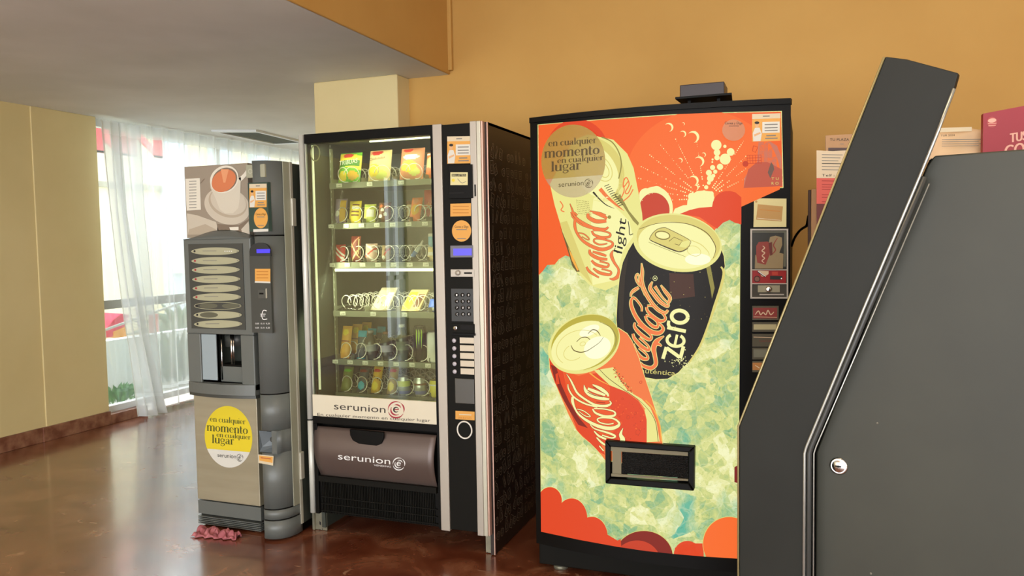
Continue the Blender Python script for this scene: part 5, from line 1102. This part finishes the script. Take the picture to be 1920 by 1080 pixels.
SCR3 = [[(150, 75, 4), (200, 150, 20), (235, 220, 24), (290, 320, 26), (400, 405, 26), (520, 470, 30), (650, 480, 32), (712, 450, 22), (695, 415, 10)], [(168, 205, 10), (178, 270, 18), (245, 370, 20), (380, 450, 22), (540, 495, 16)],
  [(228, 365, 30), (226, 420, 36), (252, 500, 24), (300, 580, 24), (400, 660, 32), (550, 735, 42), (700, 765, 46), (800, 735, 38), (812, 690, 26), (740, 640, 22), (600, 628, 18), (540, 650, 18), (575, 690, 16), (670, 712, 16), (745, 700, 14)],
  [(285, 520, 10), (370, 545, 12), (452, 612, 12), (385, 605, 10), (305, 548, 8)], [(480, 518, 18), (520, 570, 26), (640, 612, 30), (755, 600, 28), (752, 552, 20), (630, 520, 16), (500, 512, 16)],
  [(372, 215, 6), (395, 290, 40), (470, 350, 46), (600, 385, 44), (690, 395, 22)], [(480, 210, 14), (580, 262, 44), (660, 320, 34), (680, 360, 20)], [(420, 260, 30), (520, 300, 40), (640, 345, 26)],
  [(450, 715, 10), (510, 770, 16), (680, 822, 26), (765, 862, 26), (720, 885, 18), (600, 850, 16)], [(500, 800, 14), (560, 860, 26), (650, 900, 26)], [(530, 880, 14), (590, 940, 26), (650, 980, 20)], [(565, 985, 14), (620, 1050, 16)], [(865, 760, 4), (835, 840, 40), (860, 900, 60), (850, 950, 70)]]
for q in SCR3: A.stroke(q, E_mr, 32, grow=4)
for q in SCR3: A.stroke(q, E_cr, 33)
for q in ([(485, 240), (575, 285)], [(415, 305), (500, 345), (610, 365)], [(525, 430), (640, 442)]): A.stroke(q, E_mr, 34, w=8)
rr = random.Random(21)
for k in range(70):
    t = rr.random(); x, y = 740+t*230+rr.gauss(0, 14), 20+t*290+rr.gauss(0, 14); A.disc(x, y, rr.uniform(4, 10), rr.choice([E_rd2, E_ye, E_br]), 33, n=8)
for k in range(60): A.disc(rr.uniform(720, 1140), rr.uniform(400, 900), rr.uniform(3, 9), rr.choice([E_rd2, E_or2]), 32, n=8)
for (x, y, r) in ((1055, 810, 28), (1020, 575, 14), (930, 625, 18), (1090, 180, 14), (860, 390, 10), (580, -60, 22)): A.ring(x, y, r, r*1.3, 20, 6, E_rd2, 34, n=18)
A.t = ident
A.poly(ell(1095, 645, 70, 53, -24, 56), E_cr2, 35); A.poly(ell(1097, 642, 66, 49, -24, 50), backlit('lit_yellow_olive', (190, 176, 66)), 36); A.poly(ell(1093, 648, 62, 43, -24, 50), E_cr, 37); A.poly(ell(1120, 652, 26, 20, -24, 30), E_wh, 38); A.poly(ell(1105, 620, 20, 9, -24, 30), E_wh, 38)
A.t = crop(1020, 580, 7.71)
A.ring(500, 560, 250, 330, 70, 8, E_ye, 38, a0=60, a1=250); A.ring(430, 620, 150, 110, -24, 8, E_ye, 39, a0=70, a1=260)
A.stroke([(390, 520, 8), (430, 590, 14), (520, 620, 14), (610, 605, 10), (680, 565, 8), (800, 480, 6), (860, 400, 4)], E_br, 40); A.stroke([(470, 470, 8), (540, 410, 10), (620, 405, 12), (665, 440, 8)], E_br, 40); A.stroke([(635, 355, 6), (700, 295, 12), (770, 315, 14), (815, 380, 8)], E_br, 40)
A.ring(560, 500, 40, 28, -20, 7, E_ye, 40); A.stroke([(800, 180, 6), (960, 260, 12), (1040, 400, 14), (1030, 540, 8)], E_ol, 39); A.stroke([(560, 890, 5), (660, 865, 5)], E_ye, 39)
# ---- clouds along the foot
A.t = crop(1000, 780, 3.6); A.clip = LOWER
A.poly(ell(112, 566, 84, 90, 0, 50), E_cr2, 41); A.poly(ell(112, 570, 80, 90, 0, 50), E_rd, 42)
for (x, y, rx, ry, m) in ((258, 690, 106, 134, E_rd), (395, 812, 106, 132, E_rd)): A.poly(ell(x, y-3, rx, ry, 0, 60), E_cr2, 41); A.poly(ell(x, y, rx, ry, 0, 60), m, 42)
A.poly([(30, 600), (360, 680), (500, 800), (570, 842), (640, 900), (640, 990), (30, 990)], E_rd, 43)
A.poly(ell(745, 945, 198, 172, 0, 60), E_ye, 44); A.poly(ell(745, 950, 196, 174, 0, 60), E_mr, 45); A.poly(ell(700, 990, 160, 150, 0, 60), E_rd2, 46)
A.poly([(560, 844), (590, 830), (600, 1000), (500, 1000), (480, 800)], E_rd, 46)
A.poly(ell(1040, 935, 92, 92, 0, 50), E_rd, 46); A.poly([(955, 890), (1040, 860), (1150, 860), (1150, 1000), (955, 1000)], E_rd, 46)
A.poly(ell(1320, 860, 178, 182, 0, 60), E_ye, 46); A.poly(ell(1322, 864, 176, 182, 0, 60), E_or2, 47)
A.clip = None; A.t = ident
cuts = [1000+8*k for k in range(61)]
part('illuminated_panel', A.mesh(cuts=cuts), dr, 'backlit picture of three soft drink cans sinking in ice')
# sticker on the lit panel, partly see-through
def see(name, rgb, a, em): 
    m = mat(name, rgb, .35, emit=em, es=.25); m.node_tree.nodes['Principled BSDF'].inputs['Alpha'].default_value = a; return m
A = Art(lambda x, y, o: cmap(x, y, .0185+o), .0004); A.clip = None
momento_sticker(A, 1075, 302, 60, 68.5, 0, -.075, 0, see('film_gold', (140, 112, 20), .62, (200, 170, 40)), see('film_grey', (146, 132, 108), .70, (170, 150, 120)), mat('film_ink', (74, 58, 20), .5), mat('film_ink', (74, 58, 20), .5))
part('slogan_sticker', A.mesh(cuts=cuts), dr, 'round see-through gold and grey slogan sticker')
A = Art(lambda x, y, o: cmap(x, y, .0185+o), .0004); c_ = crop(1200, 140, 3.6)
M_org2 = see('film_orange', (160, 96, 50), .9, (200, 120, 60))
A.poly(ell(*c_((632, 375)), 21.5, 20, 0, 32), M_org2, 0); A.text('Canea y Elige', c_((572, 335)), c_((692, 335)), (0, -5), M_ink, 1); A.stroke([c_((600, 346)), c_((668, 346))], M_ink, 1, w=.8, k=1, sm=False)
part('round_sticker', A.mesh(cuts=cuts), dr, 'round orange brown sticker with dark writing')
A = Art(lambda x, y, o: cmap(x, y, .004+o), .0004); x0, y0 = c_((757, 266)); x1, y1 = c_((948, 452)); payment_sticker(A, x0, y0, x1, y1, 0, -.03); part('notice_sticker', A.mesh(cuts=cuts), dr, 'orange and white notice with a drawn person')
# right hand column
def cq(mb, x0, y0, x1, y1, o, d, m):
    P = [cmap(x0, y0, o), cmap(x1, y0, o), cmap(x1, y1, o), cmap(x0, y1, o)]; return mb.prism(P, (0, d, 0), m)
A = Art(lambda x, y, o: cmap(x, y, .0015+o), .0004); A.t = crop(1380, 340, 2.842)
A.poly([(96, 90), (269, 92), (268, 243), (93, 244)], mat('cream_card', (206, 196, 140), .5), 0); A.poly([(116, 122), (250, 134), (243, 214), (107, 204)], mat('ochre_card', (176, 136, 74), .5), 1); A.disc(108, 108, 6, mat('ochre_card'), 1)
A.stroke([(125, 150), (235, 160)], mat('brown_ink'), 2, w=3, k=1, sm=False); A.stroke([(112, 196), (238, 208)], M_cream, 2, w=3, k=1, sm=False); part('notice_card', A.mesh(cuts=cuts), dr, 'cream card with an ochre banknote picture')
mb = MB(); F = M_silver
for q in ((1407, 429, 1478, 432), (1407, 557, 1477, 560), (1407, 429, 1410, 560), (1475, 429, 1478, 560), (1407, 505, 1477, 507), (1407, 531, 1477, 533)): cq(mb, *q, .006, .008, F)
cfr = part('coin_frame', mb, ck, 'bright metal frame round the coin unit')
A = Art(lambda x, y, o: cmap(x, y, .0015+o), .0004); A.t = crop(1380, 400, 5.4)
M_cr = mat('faded_coke_red', (128, 48, 36), .4); M_ci = mat('faded_ice', (134, 116, 82), .45); M_cc = mat('faded_cream', (196, 170, 140), .5)
A.poly([(160, 180), (515, 180), (505, 560), (160, 560)], mat('dark_green_print', (34, 34, 26), .4), 0); A.poly([(190, 560), (195, 420), (300, 440), (380, 380), (480, 410), (475, 560)], M_ci, 1)
A.poly([(345, 240), (400, 225), (465, 245), (468, 320), (430, 420), (340, 430), (330, 300)], M_ci, 1); A.poly([(205, 420), (205, 330), (230, 290), (320, 285), (350, 310), (340, 420), (300, 520), (215, 500)], M_cr, 2)
A.poly([(330, 300), (365, 290), (370, 420), (345, 430)], mat('faded_dark_red', (90, 34, 26), .4), 3)
A.stroke([(270, 330, 6), (290, 350, 10), (262, 380, 10), (292, 400, 10), (265, 430, 10), (290, 455, 10), (262, 480, 8), (285, 500, 6)], M_cc, 3); A.stroke([(420, 250, 6), (380, 320, 12), (400, 370, 12), (370, 410, 8)], M_cr, 3)
A.poly([(160, 180), (515, 180), (512, 196), (162, 196)], mat('smoke_grey', (92, 92, 78), .3), 3); A.poly([(488, 196), (512, 196), (505, 540), (480, 540)], mat('smoke_grey'), 3)
part('coin_unit_picture', A.mesh(cuts=cuts), cfr, 'faded picture of a red can on ice')
A = Art(lambda x, y, o: cmap(x, y, .0015+o), .0004); A.t = crop(1380, 400, 5.4)
A.poly([(155, 575), (510, 575), (505, 708), (153, 708)], mat('coin_red', (140, 30, 30), .35), 0); A.poly([(225, 580), (330, 585), (330, 615), (290, 640), (260, 640)], M_cc, 1); A.stroke([(220, 588), (298, 642)], M_ink, 3, w=16, k=1, sm=False); A.stroke([(223, 586), (300, 640)], M_white_ink, 4, w=6, k=1, sm=False)
A.disc(213, 665, 33, mat('dark_red_ring', (60, 16, 14), .3), 1); A.disc(213, 665, 24, mat('coin_disc', (120, 84, 70), .3), 2); A.poly([(365, 590), (425, 590), (425, 625), (365, 625)], mat('coin_orange_red', (170, 56, 40), .4), 1)
A.poly([(345, 632), (470, 637), (468, 672), (345, 670)], M_ink, 1); A.disc(460, 660, 7, M_white_ink, 2, n=12); part('coin_slot', A.mesh(cuts=cuts), cfr, 'red coin slot plate')
mb = MB(); cq(mb, 1409, 534, 1476, 557, .0015, .004, mat('smoky_panel')); cq(mb, 1421, 535, 1462, 548, .004, .004, mat('lock_plate', (156, 150, 126), .35, .3)); p = cmap(1441, 542, .004); mb.lathe([(.011, 0), (.011, .006), (.006, .008)], p, M_chr, 18, 'y'); cq(mb, 1424, 551, 1470, 553.5, .004, .003, M_silver)
part('lock_plate', mb, cfr, 'metal plate with a round lock')
def col_sel(y0, y1, lab, fn):
    mb = MB(); cq(mb, 1410.5, y0, 1460, y1, .003, .004, mat('selection_backing', (84, 80, 66), .3)); A = Art(lambda x, y, o: cmap(x, y, .0036+o), .0004); fn(A); A.mesh(cuts=cuts, mb=mb); part('selection_button', mb, dr, lab)
def f1(A): A.poly([(1412, 577), (1457, 577), (1457, 597), (1412, 597)], mat('button_red', (128, 52, 48), .35), 0); A.stroke([(1416, 590, 1.2), (1422, 583, 2), (1426, 590, 2), (1431, 586, 2), (1436, 590, 2), (1440, 582, 2), (1445, 590, 2), (1451, 585, 1.5)], M_cc, 1); A.stroke([(1413, 594), (1457, 595)], M_cc, 1, w=1, k=1, sm=False)
def f2(A): A.poly([(1413, 608), (1456, 608), (1455, 618), (1413, 618)], mat('button_cream', (170, 162, 124), .35), 0)
def f3(A): A.stroke([(1413, 632), (1448, 633)], M_cc, 0, w=1.2, k=1, sm=False); A.text('Coca-Cola', (1424, 641), (1446, 641), (0, -4), mat('button_red'), 0)
def f4(A): A.poly([(1413, 655), (1442, 655), (1440, 670), (1413, 670)], mat('button_grey', (112, 112, 96), .35), 0)
def f5(A): A.poly([(1411, 680), (1430, 680), (1428, 694), (1411, 694)], mat('button_tan', (176, 120, 64), .4), 0); A.stroke([(1416, 685), (1424, 690)], M_cream, 1, w=1.4, k=1, sm=False)
col_sel(573.5, 600, 'red selection button with white script', f1); col_sel(604, 622, 'cream selection button', f2); col_sel(626, 650, 'dark selection button with red lettering', f3); col_sel(652, 674, 'grey selection button', f4); col_sel(677, 698, 'tan selection button', f5)
A = Art(lambda x, y, o: cmap(x, y, .019+o), .0004); A.poly([(1377, 876), (1384, 872), (1383.8, 906), (1377, 904)], mat('coin_red'), 0); part('red_label', A.mesh(), dr, 'small red label low on the right edge')
# delivery opening
YD = cmap(1218, 870, .03).y
mb = MB(); P = [(1134.5, 826), (1302, 838.5), (1301, 921), (1135, 907)]; Q = [(1144, 838), (1292, 848.5), (1291, 907), (1144, 897)]
o3 = [on_y(*p, YD) for p in P]; i3 = [on_y(*p, YD) for p in Q]
for k in range(4):
    j = (k+1) % 4; mb.prism([o3[k], o3[j], i3[j], i3[k]], (0, .045, 0), M_black)
dfr = part('delivery_frame', mb, ck, 'thick black frame of the delivery opening', bevel=.004)
mb = MB(); pprism(mb, [(1144, 837), (1293, 848), (1292, 908), (1144, 898)], YD+.03, .004, M_black); part('delivery_recess', mb, dfr)
mb = MB(); pprism(mb, [(1145, 837.5), (1290, 848), (1290, 855), (1145, 845.5)], YD+.008, .006, mat('lip_silver', (128, 120, 96), .5, .2, spec=.3)); pprism(mb, [(1146, 888), (1290, 898.5), (1290, 902), (1146, 893)], YD+.008, .006, mat('lip_silver')); pprism(mb, [(1148, 845), (1165, 846), (1165, 890), (1148, 889)], YD+.012, .005, mat('lip_silver'))
part('flap_trim', mb, dfr, 'worn silver trim round the flap')
M_mesh = mot('dimpled_black', (22, 20, 17), (6, 6, 6), 180, .45, 2, bump=.8, spec=.2)
mb = MB(); pprism(mb, [(1166, 847), (1291, 856), (1290, 897), (1166, 888)], YD+.014, .006, M_mesh)
for i in range(26):
    for j in range(8): p = on_y(1170+i*4.6, 851+j*5+i*.33, YD+.0135); mb.box(p.x-.0016, p.x+.0016, p.y-.001, p.y, p.z-.0014, p.z+.0014, M_blk2)
part('delivery_flap', mb, dfr, 'black dimpled delivery flap')
# small receiver on the roof
rp = thing('antenna_box', 'small black receiver box on a plate on top of the lit drinks machine', 'box', (-.36, 3.3, CZ1))
z0 = CZ1+.006; YR = 3.24
bx0, bx1 = on_y(1322, 170, YR).x, on_y(1358, 170, YR).x
mb = MB(); pz = on_y(1345, 183, 3.2).z; pz = max(pz, z0+.03)
pl = [on_z(*q, pz) for q in ((1372, 181), (1356, 192), (1262, 197), (1306, 175))]; pl = [Vector((on_y(1372, 183, 3.16).x, 3.16, pz)), Vector((on_y(1266, 193, 3.16).x, 3.16, pz)), Vector((on_y(1290, 180, 3.42).x, 3.42, pz)), Vector((on_y(1374, 180, 3.42).x, 3.42, pz))]
mb.prism(pl, (0, 0, .008), M_black); part('plate', mb, rp)
bz = on_y(1340, 154, YR).z
part('box', MB().box(bx0-.10, bx1, YR, YR+.14, pz+.008, bz, mat('purple_black', (44, 34, 40), .4)), rp, bevel=.003)
for (x, y) in ((bx0-.06, 3.22), (bx1-.02, 3.22), (bx0-.06, 3.38), (bx1-.02, 3.38)): part('stand_leg', MB().box(x-.006, x+.006, y, y+.012, z0-.001, pz, M_black), rp)

# ================================================================== GAMING CABINET, RIGHT FOREGROUND
KA = R(-16); kn = Vector((-math.sin(KA), math.cos(KA), 0)); kp = Vector((.2, 1.64, 0))
def kmap(x, y, off=0): return on_pl(x, y, kp-kn*off, kn)
M_kf = mot('matt_black_laminate', (31, 32, 27), (28, 29, 24), 6, .55, 4, bump=.05, spec=.3); M_kb = mot('grey_black_laminate', (56, 56, 46), (51, 51, 42), 5, .5, 4, bump=.05, spec=.4)
gk = thing('gaming_cabinet', 'large dark leaning cabinet with round lock and bright edge trim, right foreground', 'cabinet', tuple(kmap(1600, 900).xy)+(0,))
def fl(x): p = kmap(x, 1070); return Vector((p.x, p.y, 0.004))
fp = [kmap(1660, 106), kmap(1700, 111), kmap(1797, 137), kmap(1789, 166), kmap(1755, 255), kmap(1724, 330), kmap(1510, 842), fl(1510), fl(1386), kmap(1386, 800)]
mb = MB().prism(fp, kn*.022, M_kf); part('side_board', mb, gk, 'leaning side board', bevel=.002)
ax = Vector((math.cos(KA), math.sin(KA), 0)); hp = [fp[0]+ax*.012, fp[0]+ax*.07, fp[9]+ax*.075, fl(1386)+ax*.075, fl(1386)+ax*.012, fp[9]+ax*.012]
hp[0].z -= .02; hp[1].z -= .035
part('front_housing', MB().prism([p+kn*.0225 for p in hp], kn*.24, M_black), gk)
def trim(pts, m, r, name, lb): part(name, MB().tube(pts, r, m, 8), gk, lb)
off = kn*.004
pl_ = [kmap(1789, 166, .004), kmap(1755, 256, .004), kmap(1724, 332, .004), kmap(1620, 578, .004), kmap(1512, 838, .004), kmap(1508.5, 850, .004), fl(1508.5)-off]
trim(pl_, mat('edge_trim_silver', (170, 172, 166), .25, .7), .0032, 'edge_trim', 'silver edge trim on the near side')
part('edge_trim', MB().tube([p+Vector((.009, 0, 0)) for p in pl_[2:]], .0052, mat('edge_trim_black', (58, 60, 58), .3), 8), gk, 'dark rounded trim beside the silver one')
trim([kmap(1722, 345, .001)+Vector((.018, 0, 0)), kmap(1530, 838, .001)+Vector((0, 0, 0)), kmap(1526, 850, .001), fl(1526)], mat('edge_trim_silver'), .0016, 'edge_trim', 'thin inner silver line')
trim([kmap(1660, 107)+kn*.0-Vector((.002, 0, 0)), kmap(1386, 800)-Vector((.002, 0, 0)), fl(1386)-Vector((.002, 0, 0))], mat('edge_trim_gold', (150, 138, 96), .3, .4), .0022, 'edge_trim', 'pale golden trim on the far edge')
KB = .035
def kb(x, y): return on_pl(x, y, kp+kn*KB, kn)
def far_on(p, dx): return p+Vector((math.cos(KA), math.sin(KA), 0))*dx
tr_ = kb(1919, 281); tl_ = kb(1752, 292); zt_ = (tr_.z+tl_.z)/2
bp = [Vector((tl_.x, tl_.y, tl_.z)), far_on(Vector((tl_.x, tl_.y, tl_.z+.002)), .75)]
bp += [Vector((bp[1].x, bp[1].y, .004)), Vector((kb(1528, 1070).x, kb(1528, 1070).y, .004)), kb(1530, 868), kb(1530, 850), kb(1738, 312)]
mb = MB().prism(bp, kn*.36, M_kb); part('body', mb, gk, 'broad side panel behind the front section', bevel=.003)
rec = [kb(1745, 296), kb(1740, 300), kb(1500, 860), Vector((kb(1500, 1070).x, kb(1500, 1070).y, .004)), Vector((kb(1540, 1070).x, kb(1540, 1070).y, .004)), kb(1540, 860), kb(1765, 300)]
part('gap_shade', MB().prism([p+kn*.012 for p in rec], kn*.34, M_black), gk)  # black filler standing in for the shade between board and body
mb = MB(); lc = kb(1573, 873.5); Mx = Matrix.Translation(lc) @ Matrix.Rotation(KA, 4, 'Z')
q = MB().lathe([(.0178, -.001), (.0178, .003), (.014, .0055), (.013, .0045), (.0125, .005)], (0, 0, 0), M_chr, 28, 'y'); q.box(-.006, .006, -.0058, -.0045, -.0013, .0013, M_black); q.lathe([(.003, .0048), (.003, .0056)], (0, 0, 0), M_grey_ink, 12, 'y'); q.xf(Mx)
part('lock', q, gk, 'round chrome cylinder lock')
mb = MB()
for (x, y) in ((1645, 793), (1633, 1075)): p = kb(x, y); mb.lathe([(.0022, .0), (.0022, .0012)], p, M_grey_ink, 10, 'y')
for (x, y) in ((1645, 793), (1633, 1075)): part('screw', MB().lathe([(.0022, -.001), (.0022, .0018)], kb(x, y), mat('screw_grey', (116, 112, 100), .4), 10, 'y'), gk)

# ================================================================== COUNTER AND LEAFLETS BEHIND THE CABINET
M_wood = mot('brown_counter_wood', (96, 62, 38), (74, 46, 28), 3, .5, 6, stretch=(1, 1, 8))
CTZ = .98; cx_ = .16
ct = thing('counter', 'brown counter against the wall behind the dark leaning cabinet', 'counter', (1.4, 3.3, 0))
part('top', MB().box(cx_, 2.7, 2.65, 3.7, CTZ-.03, CTZ, M_wood), ct, bevel=.003); part('body', MB().box(cx_+.03, 2.67, 2.7, 3.66, .004, CTZ-.03, M_wood), ct)
def stand_box(name, label, cat, px0, px1, ptop, Y, depth, m, arts=None, group=None, z=CTZ, bev=.002):
    x0, x1 = on_y(px0, 400, Y).x, on_y(px1, 400, Y).x; zt = on_y((px0+px1)/2, ptop, Y).z; mb = MB().box(x0, x1, Y, Y+depth, z+.001, zt, m)
    if arts: A = Art(lambda x, y, o: Vector((lambda p: (p.x, Y-.0006-o, p.z))(on_y(x, y, Y))), .0005); arts(A); A.mesh(mb=mb)
    return single(name, mb, label, cat, group=group, bevel=bev if not arts else 0)
def a1(A):
    A.poly([(1531, 282), (1600, 285), (1600, 334), (1531, 334)], mat('white_leaflet', (208, 190, 160), .6), 1); A.poly([(1531, 334), (1600, 334), (1600, 382), (1531, 382)], mat('pink_leaflet', (200, 84, 70), .6), 1); A.poly([(1531, 382), (1600, 382), (1600, 500), (1531, 500)], mat('maroon_leaflet', (92, 30, 26), .6), 1)
    for k, y in enumerate((290, 295.5, 301, 306.5, 312, 318)): A.stroke([(1541, y), (1580-(k % 3)*4, y+.6)], M_grey_ink if k != 3 else M_ink, 2, w=1.3, k=1, sm=False)
    A.text('Telf : 61', (1541, 331), (1578, 331.5), (0, -5), M_ink, 2)
    for k, y in enumerate((339, 346, 350.5, 355, 365, 370, 378)): A.stroke([(1541, y), (1566-(k % 2)*3, y+.4)], mat('dark_pink_ink', (150, 40, 36), .6), 2, w=1.2, k=1, sm=False)
stand_box('leaflet_stack', 'stack of white, pink and maroon leaflets standing behind the left edge of the dark cabinet', 'leaflets', 1531, 1602, 283, 2.9, .06, mat('white_leaflet', (208, 190, 160), .6), a1)
def a2(A):
    A.text('TU PLAZA', (1556, 264), (1592, 264), (0, -5), M_ink, 1); A.stroke([(1575, 270), (1582, 270)], M_grey_ink, 1, w=1, k=1, sm=False); A.poly([(1553, 277), (1600, 277), (1600, 300), (1553, 300)], mat('dark_photo', (70, 44, 34), .5), 1)
stand_box('card_box', 'tan card box with dark writing behind the stack of leaflets', 'box', 1547, 1622, 252, 2.99, .05, mat('tan_card', (176, 138, 100), .7), a2)
stand_box('leaflet_holder', 'pale wooden leaflet holder left of the leaflet stack', 'holder', 1521, 1531, 354, 2.94, .1, mat('pale_wood', (150, 112, 72), .6)); 
stand_box('folder', 'thin dark brown folder standing leftmost on the counter', 'folder', 1515, 1521, 356, 3.06, .1, mat('dark_brown_card', (66, 42, 28), .7))
cb = [on_y(1484, 462, 3.42), on_y(1490, 446, 3.4), on_y(1500, 432, 3.3), on_y(1512, 424, 3.2), on_y(1517, 421, 3.12), on_y(1519, 500, 3.1)]; cb[-1].z = CTZ+.006
single('power_cable', MB().tube([Vector(p) for p in smooth_path([tuple(v) for v in cb], 6)], .005, M_black, 8), 'black cable curving from behind the drinks machine to the counter', 'cable')
def a3(A):
    A.poly([(1760, 240), (1822, 238), (1822, 246), (1760, 248)], M_cream, 1)
    A.text('TUR 2024', (1764, 256), (1790, 255), (0, -3.5), M_ink, 1)
    for k, y in enumerate((262, 266, 270, 274)): A.stroke([(1766, y), (1845-(k % 2)*10, y-1)], M_grey_ink, 1, w=1, k=1, sm=False)
Yq = 2.75
def fnp(u, v): 
    a = on_y(1738+(1857-1738)*u, 300-(300-(243-4*u+3*math.sin(u*9)))*v, Yq); return (a.x, Yq+.012*math.sin(u*7)+.02*v*math.sin(u*3), a.z)
mb = MB().grid(fnp, 30, 10, mat('cream_leaflet', (222, 190, 150), .6)); A = Art(lambda x, y, o: Vector((lambda p: (p.x, Yq-.02-o, p.z))(on_y(x, y, Yq-.02))), .0004); a3(A); A.mesh(mb=mb)
lowz = on_y(1800, 300, Yq).z
mb.box(on_y(1742, 290, Yq).x, on_y(1850, 290, Yq).x, Yq+.02, Yq+.03, CTZ+.001, lowz+.04, mat('cream_leaflet'))
single('paper_notice', mb, 'creased cream paper notice standing behind the top of the dark cabinet', 'notice', solid=.0008)
Yr = 2.7
mb = MB(); P = [on_y(*p, Yr) for p in ((1843.5, 213), (2080, 168), (2080, 420), (1843, 420))]; P[2].z = P[3].z = CTZ+.001; mb.prism(P, (0, .03, 0), mat('crimson_board', (152, 28, 44), .5))
A = Art(lambda x, y, o: Vector((lambda p: (p.x, Yr-.0006-o, p.z))(on_y(x, y, Yr))), .0004); M_bp = mat('blush_ink', (226, 170, 150), .5)
A.poly(ell(1860, 229, 9, 10, 0, 24), mat('crimson_light', (176, 66, 66), .5), 1); A.poly(ell(1860, 226, 8, 4, -8, 20), M_bp, 2); A.stroke([(1852, 232), (1868, 231)], M_bp, 2, w=1.2, k=1, sm=False); A.stroke([(1853, 236), (1867, 235)], M_bp, 2, w=1.2, k=1, sm=False)
for k in (0, .9, 1.8): A.text('TUS', (1893+k, 267.5), (1924+k, 262), (0, -18), M_bp, 1+k); A.text('COSAS', (1883+k, 296), (1960+k, 282), (0, -24), M_bp, 1+k)
A.mesh(mb=mb); single('display_board', mb, 'crimson display board with pale lettering at the right edge of the view', 'sign')
